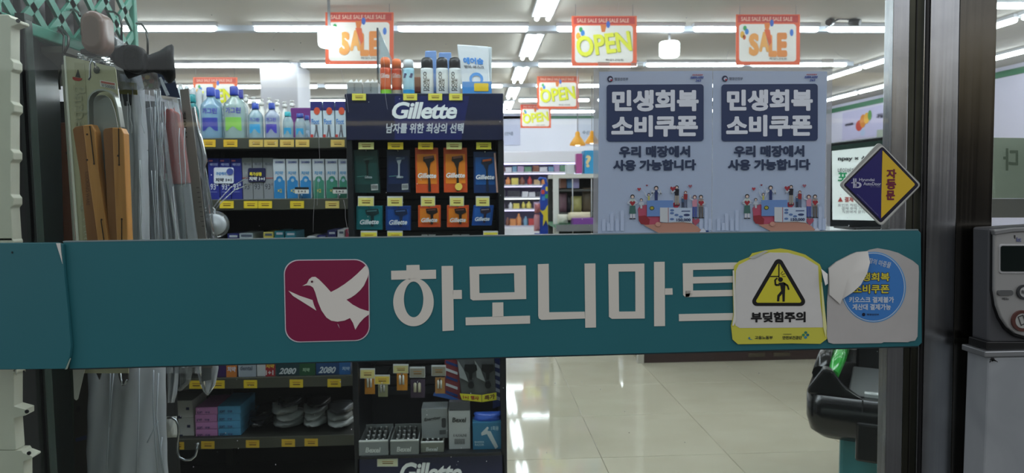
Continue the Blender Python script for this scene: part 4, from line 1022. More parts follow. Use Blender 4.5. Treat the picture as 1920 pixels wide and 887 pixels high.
for dx in (0, 32):
    b = B(); b.px([(872 + dx, 684), (893 + dx, 684), (895 + dx, 694), (886 + dx, 700), (885 + dx, 712), (880 + dx, 712), (879 + dx, 700), (870 + dx, 694)], YR + .042, .006, M('15171a', .3))
    b.px(ell(883 + dx, 722, 6, 7, 12), YR + .042, .006, M('1a1c20', .3))
    part('razor_print', b, t)
    part('pale_print', B().px([(858 + dx, 676), (870 + dx, 694), (878 + dx, 716), (862 + dx, 708)], YR + .044, .003, M('8d9294', .35)), t)
part('yellow_strip', B().px([(862, 738), (903, 741), (903, 754), (866, 750)], YR + .041, .002, M('c9c22c', .4)).px([(904, 741), (931, 736), (931, 750), (904, 754)], YR + .041, .002, M('c9c22c', .4)), t)
text('1+1 행사', [(868, 741), (898, 743), (898, 751), (868, 748)], YR + .0405, M('9a3a24', .5), t, .05)
text('특가', [(908, 742), (928, 738), (928, 748), (908, 751)], YR + .0405, M('6a4a20', .5), t, .05)
part('peg_hook', B().tube([P(885, 648, YR + .28), P(885, 648, YR + .03)], .0025, chrome, 6), rs)
zS = P(800, 850, YR).z
part('tray_shelf', B().box(X0 + .02, X1 - .02, YR - .01, YR + .285, zS - .012, zS, M('17181d', .4)), rs, .002)
part('lower_front', B().box(X0 + .01, X1 - .01, YR + .0, YR + .012, 0.02, zS - .013, M('141a40', .38)), rs)
part('foot', B().box(X0, X1, YR - .04, YR + .34, 0, .019, black), rs)
text('Gillette', (750, 867, 866, 905), YR - .0015, BRAND_W, rs, .045, .22, space=.92)
tag(708, 861, 745, 874, YR - .002, rs, M('dcdcbc', .5), holder=True)
def tray(x0, x1, yt, yb_, Y, label, nx, ny, col='7e8384'):
    X0_, X1_, Z0_, Z1_ = ext(x0, yt, x1, yb_, Y)
    Z0_ = zS; d = .15
    t = thing('battery_tray', label, 'carton', ((X0_ + X1_) / 2, Y, zS), 'open battery trays')
    m = M(col, .45)
    part('front_panel', B().box(X0_, X1_, Y, Y + .003, Z0_, Z1_, m), t)
    part('rim', B().box(X0_, X1_, Y - .001, Y + .006, Z1_, Z1_ + .006, M('c9ccca', .4)), t, .0015)
    part('tray_body', B().box(X0_, X0_ + .003, Y + .006, Y + d, Z0_, Z1_ + .004, m).box(X1_ - .003, X1_, Y + .006, Y + d, Z0_, Z1_ + .004, m).box(X0_, X1_, Y + d, Y + d + .003, Z0_, Z1_ + .012, m).box(X0_ + .003, X1_ - .003, Y + .006, Y + d, Z0_, Z0_ + .004, m), t)
    text('Bexel', (x0 + (x1 - x0) * .22, yt + (yb_ - yt) * .35, x0 + (x1 - x0) * .74, yt + (yb_ - yt) * .68), Y - .0008, M('c8ccca', .5), t, .07, .15)
    for i in range(nx):
        for j in range(ny):
            x = X0_ + .012 + (X1_ - X0_ - .024) * (i + .5) / nx + random.uniform(-.001, .001); y = Y + .018 + (d - .028) * (j + .5) / ny
            r = min((X1_ - X0_ - .024) / nx, (d - .028) / ny) * .42
            hh = Z1_ - Z0_ - .008 + .004 * j
            part('cell', B().lathe((x, y, Z0_ + .005), [(r, 0), (r, hh), (r * .45, hh), (r * .45, hh + .003)], M('2a2e2e', .35), 10).lathe((x, y, Z0_ + .005 + hh + .0005), [(r * .9, 0), (r * .45, .003)], M('b8bcba', .25, .6), 10), t)
tray(673, 728, 829, 858, YR - .005, 'open tray of batteries standing nearest the shelf unit', 4, 4)
tray(732, 785, 828, 856, YR - .005, 'middle open tray of batteries', 4, 4, '787d7c')
tray(789, 832, 831, 853, YR + .01, 'smallest open battery tray under the grey box', 3, 2, '777a70')
t = carton(790, 766, 840, 820, YR + .06, .08, '8a8e90', 'grey battery box resting on the smallest tray', 'battery_box', z0=P(815, 822, YR + .06).z)
part('support_block', B().box(P(797, 822, YR + .07).x, P(833, 822, YR + .07).x, YR + .175, YR + .26, zS, P(815, 822, YR + .06).z, M('606466', .5)), t)
text('Energizer', [(795, 784), (826, 780), (827, 787), (796, 792)], YR + .059, M('2c2e30', .5), t, .05, .2)
part('mascot_patch', B().px(rr(828, 784, 836, 802, 3), YR + .0592, .0006, M('3a3c40', .5)), t)
part('corner_print', B().px([(824, 807), (836, 806), (836, 814), (824, 815)], YR + .0592, .0006, M('55585a', .5)), t)
t = carton(841, 770, 882, 844, YR + .03, .05, 'a9acac', 'tall pale grey battery box with a barcode', 'battery_box', z0=zS)
part('picture_band', B().px([(842, 754), (881, 754), (881, 769), (842, 769)], YR + .0292, .03, M('4a4c50', .4)), t)
text('Bexel', (848, 783, 874, 792), YR + .0288, M('2c2e30', .5), t, .08, .1)
text('8 ALKALINE', (850, 814, 875, 819), YR + .0288, M('4a4c4e', .5), t, .02)
b = B()
for k in range(9): b.px([(852.5 + k * 2.2, 823), (853.7 + k * 2.2, 823), (853.7 + k * 2.2, 833), (852.5 + k * 2.2, 833)], YR + .0292, .0005, M('3a3c3e', .5))
part('barcode_print', b, t)
t = carton(886, 792, 941, 844, YR + .02, .07, '2d6f92', 'blue open box of disposable razors with a white razor picture', 'razor_box', z0=zS)
b = B(); b.px([(902, 812), (914, 800), (916, 803), (914, 808), (920, 809), (934, 838), (929, 842), (913, 814), (903, 817)], YR + .019, .001, M('b4bcc0', .5)); part('razor_print', b, t)
text('BARBER\nRAZOR', (890, 827, 908, 836), YR + .0188, M('a4c0cc', .5), t, .02)
text('1회용', (921, 799, 935, 807), YR + .0188, M('a4c0cc', .5), t, .02)
soft(889, 776, 940, 800, YR + .03, '3c62c4', 'blue glossy wrapped razors filling the open blue box', 'razor bundle', n=12, rough=.15, name='wrapped_razors', grp=None, depth=.055)

# ------------------------------------------------------------------ nearest goods behind the glass, on the end of the side gondola
cream = M('dfddcc', .5, var=.06, scale=30)
def upright(px_r, y0, y1, Y, label, notches, x_l=-40):
    pts = [(x_l, y0), (px_r - 4, y0), (px_r, y0 + 6)]
    for (a_, b_, dpt) in notches: pts += [(px_r, a_), (px_r + dpt, a_ + 6), (px_r + dpt, b_ - 6), (px_r, b_)]
    pts += [(px_r + 4, y1), (x_l, y1)]
    return pts
gd = thing('side_gondola', 'cream and dark green side gondola at the shop window edge', 'shelf unit', (-1.1, 1.5, 0))
for (y0, y1, xr, nt_) in ((27, 452, 20, [(33, 50, 18), (110, 135, 5), (190, 215, 6), (280, 305, 5), (365, 390, 5)]), (446, 844, 26, [(695, 700, 4), (762, 785, 22)]), (845, 1300, 44, [(850, 865, 16)])):
    part('cream_post', B().px(upright(xr, y0, y1, 1.5, '', nt_), 1.50, .03, cream), gd, .0015)
for (x, y) in ((11.5 + 22, 39), (50, 772), (54, 850)):
    c = P(x, y, 1.499)
    part('post_hole', B().lathe((c.x, 1.4985, c.z), [(.004, 0), (.004, .003)], black, 10, axis='y', sx=1), gd)
dg = M('141e1a', .3, spec=.35); dgr = M('35473c', .35)
# dark green sheet that recedes beside the post: a narrow front edge and a long receding face
a0 = P(31, 28, 1.60); a1 = P(45, 24, 1.60); c0 = P(105, 50, 1.95)
part('edge_strip', B().box(a0.x, a1.x, 1.60, 1.63, 0, a0.z - .005, M('39453e', .3)), gd, .004)
part('side_sheet', B().add([(a1.x, 1.60, 0), (c0.x, 1.95, 0), (c0.x, 1.95, c0.z), (a1.x, 1.60, a1.z), (a1.x - .02, 1.60, 0), (c0.x - .02, 1.97, 0), (c0.x - .02, 1.97, c0.z), (a1.x - .02, 1.60, a1.z)],
     [[0, 1, 2, 3], [7, 6, 5, 4], [0, 4, 5, 1], [1, 5, 6, 2], [2, 6, 7, 3], [3, 7, 4, 0]], dg), gd)
part('back_sheet', B().box(-2.0, -.98, 2.28, 2.30, 0, 1.55, M('17191a', .6)), gd)
part('lower_sheet', B().px([(78, 640), (168, 640), (166, 1200), (82, 1200)], 1.88, .02, M('40523f', .4)), gd)
part('top_board', B().box(-2.0, -.97, 1.75, 2.3, 1.60, 1.615, M('77746a', .5)), gd)
# lattice basket: a receding side face of green plastic with diamond openings
lat = M('3f8571', .45)
LX = -1.0
bk = thing('lattice_basket', 'mint green plastic basket with diamond lattice sides above the hanging tools', 'basket', (LX, 1.95, 1.622))
ly0, ly1, lz0, lz1 = 1.56, 2.17, 1.64, 2.05
def lbar(p, q, w=.010, t=.008):
    p, q = Vector(p), Vector(q); d = (q - p).normalized(); n_ = Vector((0, -d.z, d.y)) * w
    vs = [p - n_, p + n_, q + n_, q - n_]
    return [v + Vector((0, 0, 0)) for v in vs] + [v - Vector((t, 0, 0)) for v in vs]
b = B()
def clipbar(y, sgn):
    # line z = lz0 + sgn*(yy - y)*1.25, clipped to the frame
    pts = []
    for k in range(0, 241):
        yy = ly0 + (ly1 - ly0) * k / 240; zz_ = lz0 + sgn * (yy - y) * .92
        if lz0 - 1e-6 <= zz_ <= lz1 + 1e-6: pts.append((LX, yy, zz_))
    return (pts[0], pts[-1]) if len(pts) > 1 else None
yy = ly0 - .46
while yy < ly1 + .46:
    for sg in (1, -1):
        r_ = clipbar(yy, sg)
        if r_: b.add(lbar(*r_), [[0, 1, 2, 3], [7, 6, 5, 4], [0, 4, 5, 1], [1, 5, 6, 2], [2, 6, 7, 3], [3, 7, 4, 0]], lat)
    yy += .107
part('lattice', b, bk)
part('bottom_rim', B().box(LX - .012, LX + .004, ly0, ly1, lz0 - .016, lz0 + .012, lat), bk, .003)
part('top_rim', B().box(LX - .012, LX + .004, ly0, ly1, lz1 - .01, lz1 + .02, lat), bk, .003)
part('corner_bar', B().box(LX - .012, LX + .004, ly0 - .012, ly0 + .012, lz0 - .016, lz1 + .02, lat), bk, .003)
part('corner_bar', B().box(LX - .012, LX + .004, ly1 - .008, ly1 + .012, lz0 - .016, lz1 + .02, lat), bk, .003)
part('floor_panel', B().box(LX - .4, LX - .013, ly0, ly1, lz0 - .016, lz0 - .006, lat), bk)
for i, (yy, zz_, h_, c_) in enumerate(((1.62, lz0, .22, '3a2c34'), (1.74, lz0, .26, '5a5254'), (1.86, lz0, .24, '2e2426'), (1.98, lz0, .3, '77706c'), (2.08, lz0, .28, '4a3a3c'))):
    t = solo('packed_box', B().box(LX - .16, LX - .03, yy - .05, yy + .045, zz_ - .004, zz_ + h_, M(c_, .4)), '%s packet seen through the lattice, %s from the window' % (('dusky', 'grey', 'dark brown', 'pale grey', 'maroon')[i], ORD[i]), 'packet', 'packets inside the lattice basket', .004)
wire = M('3f3f3c', .3, .9)
def hook(pts, Y=None, r=.003, par=gd, name='wire_hook', m=wire):
    return part(name, B().tube(pts, r, m, 8), par)
def arc3(a, b_, h, n_=8):
    a, b_ = Vector(a), Vector(b_)
    return [a + (b_ - a) * (i / n_) + Vector((0, 0, math.sin(math.pi * i / n_) * h)) for i in range(n_ + 1)]
hook([P(95, 48, 1.9), P(108, 50, 1.8), P(121, 58, 1.7), P(129, 70, 1.66), P(128, 85, 1.65), P(120, 100, 1.64)], r=.0028)
hook([P(97, 52, 1.93), P(112, 56, 1.8), P(120, 68, 1.72), P(118, 110, 1.7), P(111, 150, 1.7), P(112, 168, 1.7)], r=.0024)
hook([P(200, 21, 2.0), P(214, 22, 1.92), P(224, 30, 1.88), P(228, 45, 1.86), P(228, 80, 1.86)])
hook([P(256, 44, 2.08), P(266, 46, 2.02), P(274, 57, 2.0), P(277, 75, 1.98), P(277, 104, 1.98)])
hook([P(128, 18, 1.9), P(139, 18, 1.8), P(147, 24, 1.74), P(150, 30, 1.7)], r=.003)

# tools whose handle ends stick out towards the glass
def oval(cx, cy, rx, ry, Y, d, m, tilt=0, n_=24):
    c = P(cx, cy, Y); rx, ry = rx * Y / F, ry * Y / F
    b_ = B(); vs = []; fs = []
    prof = [(.0, 0), (.7, .0), (.92, .06), (1, .2), (1, 1)]
    for k, (s_, q_) in enumerate(prof[1:]):
        for i in range(n_):
            a_ = 2 * math.pi * i / n_; u, v = math.cos(a_) * s_, math.sin(a_) * s_
            # stadium: straight sides
            v2 = v * rx + math.copysign(max(0, ry - rx), math.sin(a_)) * s_ if ry > rx else v * ry
            u2 = u * rx if ry > rx else u * ry + math.copysign(max(0, rx - ry), math.cos(a_)) * s_
            vs.append((c.x + u2 * math.cos(tilt) - v2 * math.sin(tilt), Y + q_ * d, c.z + u2 * math.sin(tilt) + v2 * math.cos(tilt)))
    for k in range(len(prof) - 2):
        for i in range(n_):
            j = (i + 1) % n_; fs.append([k * n_ + i, k * n_ + j, (k + 1) * n_ + j, (k + 1) * n_ + i])
    b_.add(vs, fs, m, True); o_ = len(b_.v) - len(vs)
    b_.f.append([o_ + i for i in range(n_)]); b_.mi.append(0); b_.sm.append(False)
    b_.f.append([o_ + (len(prof) - 2) * n_ + i for i in range(n_)][::-1]); b_.mi.append(0); b_.sm.append(False)
    return b_
t = thing('frying_pan', 'brown oval pan handle pointing out above the barbecue tongs card', 'pan', P(170, 58, 1.58))
part('handle', oval(170, 58, 20, 38, 1.56, .05, M('7b6258', .3)), t)
part('handle_stem', B().tube([P(170, 62, 1.605), P(168, 66, 1.9)], [.020, .014], M('3c2c2a', .4), 12), t)
part('neck_band', B().px([(150, 92), (193, 82), (197, 103), (150, 101)], 1.615, .03, M('33272a', .35)), t, .002)
t = thing('frying_pan', 'short black pan handle with an oval end beside the brown handle', 'pan', P(245, 108, 1.7))
part('handle', oval(247, 109, 17.5, 25, 1.68, .03, M('0a0a0c', .5, spec=.12)), t)
part('handle_stem', B().tube([P(240, 108, 1.705), P(222, 104, 1.80), P(205, 95, 2.0)], [.030, .024, .018], M('1a1b1e', .4), 14, flat=.9), t)
t = thing('frying_pan', 'long black pan handle flaring at the end, sticking out over the bags', 'pan', P(290, 118, 1.75))
pp_ = [P(326, 121, 1.790), P(324, 121, 1.789), P(319, 120, 1.787), P(312, 119, 1.784), P(302, 118, 1.780), P(285, 119, 1.774), P(262, 122, 1.768), P(235, 127, 1.762)]
part('handle', B().tube(pp_, [.034, .044, .048, .042, .029, .021, .022, .027], M('0a0a0c', .5, spec=.12), 24), t)
# plastic sleeve round the handles
def bag(name, label, rows, Y, depth, m, group=None, folds=3, cat='bag', seed=1, nu=16, nv=22, parent=None, wr=.006):
    """a hanging film bag: rows = (py, px left, px right) from top to bottom, with vertical folds"""
    rnd = random.Random(seed); ph = [rnd.uniform(0, 6.28) for _ in range(8)]
    b_ = B(); vs = []; fs = []
    ys = [r_[0] for r_ in rows]
    def at(v):
        y = ys[0] + (ys[-1] - ys[0]) * v
        for k_ in range(len(rows) - 1):
            if rows[k_][0] <= y <= rows[k_ + 1][0] + 1e-6:
                f_ = (y - rows[k_][0]) / (rows[k_ + 1][0] - rows[k_][0])
                return y, rows[k_][1] + (rows[k_ + 1][1] - rows[k_][1]) * f_, rows[k_][2] + (rows[k_ + 1][2] - rows[k_][2]) * f_
        return y, rows[-1][1], rows[-1][2]
    for side in (-1, 1):
        for j in range(nv + 1):
            v = j / nv; y, xl, xr = at(v)
            for i in range(nu + 1):
                u = i / nu
                p = P(xl + (xr - xl) * u, y, Y)
                bul = math.sin(math.pi * u) ** .5 * min(1, .35 + math.sin(math.pi * v) ** .5)
                wv = wr * math.sin(folds * 6.28 * u + ph[0] + 1.3 * math.sin(3 * v + ph[1])) + wr * .5 * math.sin(folds * 13 * u + 9 * v + ph[2]) + wr * .35 * math.sin(31 * v + 17 * u + ph[3])
                p.y = Y + side * depth / 2 * bul + wv
                vs.append(p)
        o_ = 0 if side < 0 else (nu + 1) * (nv + 1)
        for j in range(nv):
            for i in range(nu):
                a_ = o_ + j * (nu + 1) + i; fs.append([a_, a_ + 1, a_ + nu + 2, a_ + nu + 1])
    b_.add(vs, fs, m, True)
    if parent: return part(name, b_, parent)
    return solo(name, b_, label, cat, group)
crw = M('d8dce2', .2)
# barbecue tongs on their card
kh = stretched('khaki_card', 'aeaa8a', 'c0bc9e', .4, 0, (3, 3, 3), 0)
YT1 = 1.54
tg = thing('barbecue_tongs', 'carded barbecue tongs with two varnished wooden handles and a price sticker', 'tongs', P(180, 110, YT1))
part('backing_card', B().px([(121, 106), (124, 105), (214, 126), (217, 130), (229, 260), (240, 470), (241, 700), (155, 700), (146, 455)], YT1 + .03, .0018, kh), tg)
part('card_edge', B().px([(119, 105), (122, 104), (148, 455), (157, 700), (152, 700), (143, 455)], YT1 + .028, .003, M('e4e4d8', .4)), tg)
part('second_card', B().px([(115, 122), (119, 120), (141, 455), (150, 700), (146, 700), (137, 455)], YT1 + .05, .002, M('8c8c82', .4)), tg)
part('title_band', B().px([(139, 117), (158, 119), (182, 452), (155, 452)], YT1 + .0292, .0006, M('aaa687', .4)), tg)
# vertical outlined title, reading downwards
def vtext(s, q, Y, m, par, bold=.03, b_=None):
    TL, TR, BR, BL = [P(x, y, Y) for x, y in q]
    vs, fs = glyphs(s, bold, 0)
    out = [(TL * (1 - u) + BL * u) * (1 - v) + (TR * (1 - u) + BR * u) * v for u, v in vs]
    part('lettering', B().add(out, fs, m), par)
for dz_, col, bo in ((.0286, 'e2e1d4', .07), (.0280, 'aaa687', .015)):
    vtext('Barbecue', [(137, 160), (160, 160), (167, 290), (142, 290)], YT1 + dz_, M(col, .4), tg, bo)
    vtext('Cooking Ware', [(146, 300), (166, 300), (176, 470), (154, 470)], YT1 + dz_, M(col, .4), tg, bo)
b = B(); b.px([(136, 144), (154, 147), (153, 150), (148, 152), (140, 151), (136, 148)], YT1 + .0286, .0006, M('a8382e', .4)); b.px([(146, 130), (151, 146), (141, 144)], YT1 + .0284, .0006, M('3c3a34', .4)); part('emblem_print', b, tg)
part('price_sticker', B().px([(187, 150), (216, 155), (218, 168), (188, 162)], YT1 + .0284, .0006, M('d4d4ce', .4)), tg)
b = B(); b.px([(189, 151.5), (215, 156), (215, 160), (189, 155.5)], YT1 + .0278, .0003, M('b86a60', .4)); part('red_print', b, tg)
text('￦50000', [(190, 156.5), (215, 161), (215, 167), (190, 162)], YT1 + .0276, M('4a4c50', .4), tg, .01)
part('hang_hole', B().px(ell(181, 131, 6, 7, 16), YT1 + .0285, .0004, M('4a4a40', .3)), tg)
part('hook_tip', B().tube([P(181, 128, YT1 + .2), P(181, 128, YT1 - .0), P(176, 116, YT1 - .01), P(172, 112, YT1 - .01), P(169, 120, YT1 - .01), P(169, 145, YT1 - .01), P(166, 150, YT1 - .01)], .0022, chrome, 8), gd)
# spring bow of the tongs
def strap(pts, w, t_, m, Y, nm, par):
    vs = []; fs = []
    n_ = len(pts)
    for k, (x, y) in enumerate(pts):
        a_ = pts[max(k - 1, 0)]; c_ = pts[min(k + 1, n_ - 1)]; dx, dy = c_[0] - a_[0], c_[1] - a_[1]; L = math.hypot(dx, dy) or 1
        nx, ny = -dy / L * t_ / 2, dx / L * t_ / 2
        for (sx_, yy_) in ((1, Y), (-1, Y), (-1, Y + w), (1, Y + w)):
            p = P(x + nx * sx_, y + ny * sx_, Y); p.y = yy_; vs.append(p)
    for k in range(n_ - 1):
        for q_ in range(4):
            r_ = (q_ + 1) % 4; fs.append([4 * k + q_, 4 * k + r_, 4 * k + 4 + r_, 4 * k + 4 + q_])
    fs += [[0, 1, 2, 3], [4 * n_ - 1, 4 * n_ - 2, 4 * n_ - 3, 4 * n_ - 4]]
    return part(nm, B().add(vs, fs, m), par)
bow = [(166, 236), (165, 205), (165, 188)] + ell(190.5, 190, 25, 22, 15, 188, 352) + [(219, 200), (225, 238)]
strap(bow, .018, 3.0, M('a8a9a4', .28, .9), YT1 - .004, 'spring_bow', tg)
part('clear_insert', B().px([(170, 236), (168, 200)] + ell(190, 196, 20, 18, 9, 190, 350) + [(216, 212), (221, 238), (226, 470), (200, 470)], YT1 + .018, .002, M('a2a4a2', .25)), tg)
def handle(f, s_, lab):
    # f: front face quad, s_: side face quad (pixel), extruded back
    b_ = B(); b_.prism([P(x, y, YT1 - .012) for x, y in f], .024, wood)
    hp = part('handle', b_, tg, .0018)
    b2 = B(); b2.prism([P(x, y, YT1 - .005) for x, y in s_], .02, wood_shaded)
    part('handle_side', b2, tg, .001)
    return hp
handle([(155, 235), (172, 233), (178, 246), (186, 330), (205, 460), (222, 640), (206, 640), (184, 460), (166, 330)], [(136, 243), (140, 238), (156, 235), (167, 330), (185, 460), (207, 640), (190, 640), (164, 460), (150, 330)], 1)
handle([(210, 239), (227, 240), (232, 250), (235, 330), (240, 460), (242, 640), (228, 640), (219, 460), (213, 330)], [(193, 246), (196, 241), (211, 239), (214, 330), (220, 460), (229, 640), (218, 640), (204, 460), (198, 330)], 2)
b = B()
for q in (line((168, 236), (176, 305), 1.6), line((222, 241), (223, 307), 1.6), line((189, 413), (196, 460), 1.6), line((228, 412), (228, 460), 1.6)): b.px(q, YT1 - .0135, .001, M('2c1c12', .6))
for (x, y) in ((163, 252), (176, 307), (223, 309), (190, 412), (228, 411), (163, 300), (221, 292)): b.px(ell(x, y, 1.6, 2, 8), YT1 - .0135, .001, M('3a2416', .6))
part('groove', b, tg)
vtext('COOKING WARE', [(160, 322), (166, 322), (168, 385), (162, 385)], YT1 - .0055, M('5c3a22', .6), tg, .0)
# dark wooden handle behind, in its wrap
t = thing('wooden_spatula', 'dark wooden handle hanging half in shadow behind the tongs card', 'utensil', P(124, 230, 1.66))
part('shaft', B().px([(113, 230), (126, 229), (142, 470), (146, 640), (124, 640), (119, 470)], 1.66, .012, M('5a2f1c', .4, var=.15, scale=30)), t, .002)
part('rivet', B().px(ell(125, 287, 2, 2.4, 10).copy(), 1.658, .002, M('2a160e', .4)), t)
# film sleeve over the tops
bag('film_sleeve', 'crinkled clear film bunched round the pan handles', [(66, 205, 214), (80, 198, 232), (100, 194, 236), (118, 190, 262), (135, 200, 292), (150, 215, 300), (168, 222, 296)], 1.80, .05, thinbag, folds=4, seed=4, wr=.008, cat='wrap')
bag('film_sleeve', 'crinkled clear film under the brown pan handle', [(100, 148, 198), (110, 145, 206), (122, 150, 214)], 1.66, .03, thinbag, folds=3, seed=9, wr=.005, cat='wrap')
# hanging film bags with grey tools inside
greyt = M('9ea1a5', .45); 
def inner(nm, pts, Y, t_, m, par, bevel=.003): return part(nm, B().px(pts, Y, t_, m), par, bevel)
t = thing('bagged_tool', 'wide milky bag with a dark yellow header hanging beside the tongs', 'bag', P(250, 150, 1.84), 'clear bags hanging beside the tongs')
bag('film_bag', None, [(140, 222, 262), (160, 224, 268), (220, 226, 272), (300, 232, 276), (460, 234, 281), (700, 232, 284)], 1.84, .03, milky, folds=2, seed=11, parent=t)
inner('grey_core', [(236, 180), (262, 180), (272, 460), (274, 690), (240, 690), (238, 460)], 1.84, .006, M('ced0d6', .5), t)
inner('header_card', [(222, 152), (256, 156), (258, 178), (224, 176)], 1.822, .001, M('7a7434', .4), t, 0)
inner('dark_head', [(222, 168), (250, 172), (252, 196), (226, 200)], 1.825, .004, M('34363c', .4), t)
t = thing('bagged_tool', 'slim crinkled film bag with a printed food picture header', 'bag', P(275, 140, 1.9), 'clear bags hanging beside the tongs')
inner('header_card', [(254, 138), (293, 132), (298, 168), (256, 168)], 1.885, .0015, M('6f5a4c', .4), t, 0)
b = B()
for (x, y, c_) in ((266, 148, 'a8583c'), (276, 145, 'b89a4c'), (284, 152, '8a3a30'), (270, 158, 'c8b89a'), (282, 161, '6a7a3c')): b.px(ell(x, y, 5, 4, 10), 1.8838, .0008, M(c_, .4))
part('food_print', b, t)
bag('film_bag', None, [(168, 258, 298), (200, 262, 301), (300, 272, 303), (460, 282, 318), (700, 286, 322)], 1.90, .025, film, folds=4, seed=21, parent=t, wr=.005)
inner('grey_core', [(264, 205), (285, 200), (300, 460), (302, 690), (284, 690), (283, 460)], 1.905, .005, M('ced0d6', .5), t)
t = thing('bagged_tool', 'narrow film bag with a pale pink and grey stick, beside the red tool', 'bag', P(300, 165, 1.96), 'clear bags hanging beside the tongs')
bag('film_bag', None, [(165, 288, 300), (200, 292, 306), (300, 298, 318), (460, 306, 338), (700, 314, 352)], 1.96, .02, film, folds=3, seed=31, parent=t, wr=.004)
inner('pink_grip', [(294, 272), (305, 272), (312, 336), (300, 336)], 1.965, .008, M('c9a0ac', .4), t)
inner('stick', [(300, 337), (311, 337), (326, 470), (330, 690), (318, 690), (313, 470)], 1.967, .006, M('9a9ea4', .4), t)
inner('card_edge', [(309, 325), (312, 325), (337, 460), (345, 690), (341, 690), (333, 460)], 1.95, .002, M('c4c8c8', .4), t, 0)
t = thing('bagged_tool', 'bagged tool with a coral red double grip and grey shafts', 'bag', P(325, 180, 2.0), 'clear bags hanging beside the tongs')
inner('navy_header', [(293, 128), (318, 118), (338, 184), (298, 178)], 1.985, .0015, M('26304c', .4), t, 0)
text('Kitchen', [(302, 150), (326, 148), (328, 154), (303, 157)], 1.984, M('b8c0cc', .4), t, .05)
inner('white_flash', [(297, 146), (302, 144), (318, 178), (312, 180)], 1.9835, .0008, M('c8ccd4', .3), t, 0)
for (p4, nm_) in ((((305, 212), (312, 203), (320, 203), (328, 212), (341, 345), (322, 345)), 'red_grip'), (((323, 206), (333, 212), (355, 343), (341, 345)), 'red_grip')):
    inner(nm_, p4, 2.0, .018, M('de5c50', .35), t, .004)
for p4 in (((322, 346), (341, 346), (348, 470), (352, 690), (336, 690), (330, 470)), ((342, 346), (355, 344), (370, 470), (374, 690), (358, 690), (353, 470))):
    inner('grey_shaft', p4, 2.004, .012, M('acb3b8', .35), t, .004)
bag('film_bag', None, [(185, 300, 338), (210, 302, 342), (345, 318, 358), (460, 328, 372), (700, 336, 378)], 2.0, .045, film, folds=2, seed=41, parent=t, wr=.003)
t = thing('strip_pack', 'tall grey cardboard strip pack leaning beside the red tool', 'strip pack', P(350, 168, 2.06))
inner('card', [(337, 168), (353, 166), (374, 330), (388, 460), (398, 690), (378, 690), (370, 460)], 2.06, .004, M('7d7770', .5, var=.1, scale=20), t, 0)
vtext('접이식', [(341, 208), (348, 208), (351, 258), (344, 258)], 2.058, M('37332f', .5), t, .02)
b = B()
for k in range(9): b.px(line((368 + k * 1.3, 352 + k * 9), (373 + k * 1.3, 352 + k * 9), 2), 2.0588, .0006, M('56524c', .5))
part('fine_print', b, t)
t = thing('bagged_cutlery', 'slim shiny steel pieces in film hanging beside the grey strip pack', 'pack', P(362, 205, 2.1))
inner('steel_edge', [(357, 203), (364, 202), (389, 303), (384, 308), (398, 385), (402, 455), (396, 455), (386, 385)], 2.1, .004, M('b4b8be', .22, .8), t, 0)
inner('steel_strip', [(356, 210), (360, 210), (392, 455), (386, 455)], 2.104, .003, M('84888e', .25, .8), t, 0)
bag('film_bag', None, [(200, 354, 366), (302, 368, 390), (312, 374, 384), (455, 388, 404)], 2.1, .02, film, folds=2, seed=51, parent=t, wr=.002)
rc = random.Random(12)
for nm_, Yc, lines in (('bagged_tool', 1.818, [(226, 268, 190, 450), (240, 272, 175, 250), (262, 276, 300, 460)]), ('bagged_tool.001', 1.88, [(262, 292, 175, 300), (268, 296, 200, 455), (280, 300, 170, 260), (285, 312, 320, 460)]),
                       ('bagged_tool.002', 1.945, [(292, 303, 170, 230), (296, 306, 180, 330), (301, 312, 230, 340), (306, 330, 350, 455)]), ('bagged_tool.003', 1.97, [(304, 310, 200, 330), (312, 330, 190, 205), (336, 350, 240, 350)])):
    par_ = bpy.data.objects[nm_]
    for (xa, xb, ya, yb_) in lines:
        for r_i in range(2):
            x = rc.uniform(xa, xb) if r_i else xa; n_ = 5
            pts = [P(x + (xb - xa) * .25 * k / n_ + rc.uniform(-1.6, 1.6), ya + (yb_ - ya) * k / n_, Yc) for k in range(n_ + 1)]
            part('crease_highlight', B().tube(pts, .0009, crw, 5), par_)  # thin pale tubes stand in for light caught on the film creases
# clear round hook pack
t = thing('suction_hook', 'round white suction hook under a clear bubble', 'hook', P(403, 420, 2.12))
c = P(404, 421, 2.12)
part('bubble', B().lathe((c.x, 2.10, c.z), [(.036, .03), (.041, .02), (.040, .008), (.030, -.006), (.012, -.014), (.002, -.015)], film, 24, axis='y', closed=False), t)
part('disc', B().lathe((c.x, 2.115, c.z), [(.030, .012), (.031, .004), (.022, -.004), (.008, -.006), (.008, -.010), (.002, -.010)], M('d8d8da', .3), 20, axis='y'), t)
part('tail', B().px([(388, 425), (405, 428), (408, 450), (405, 480), (392, 480)], 2.118, .006, M('c6c8cb', .35)), t, .002)
for y in (398, 404):
    part('ring', B().tube([P(392 + 11 * math.cos(a_), y - 3 + 7 * math.sin(a_), 2.13) for a_ in [math.pi * k / 10 for k in range(10, 21)]], .0022, M('cfd2d4', .25), 6), t)
part('strip', B().tube([P(392, 400, 2.13), P(410, 376, 2.16), P(432, 352, 2.2), P(462, 334, 2.26)], .0018, film, 6), t)
part('strip', B().tube([P(396, 402, 2.13), P(414, 380, 2.16), P(440, 356, 2.2), P(470, 345, 2.26)], .0018, film, 6), t)
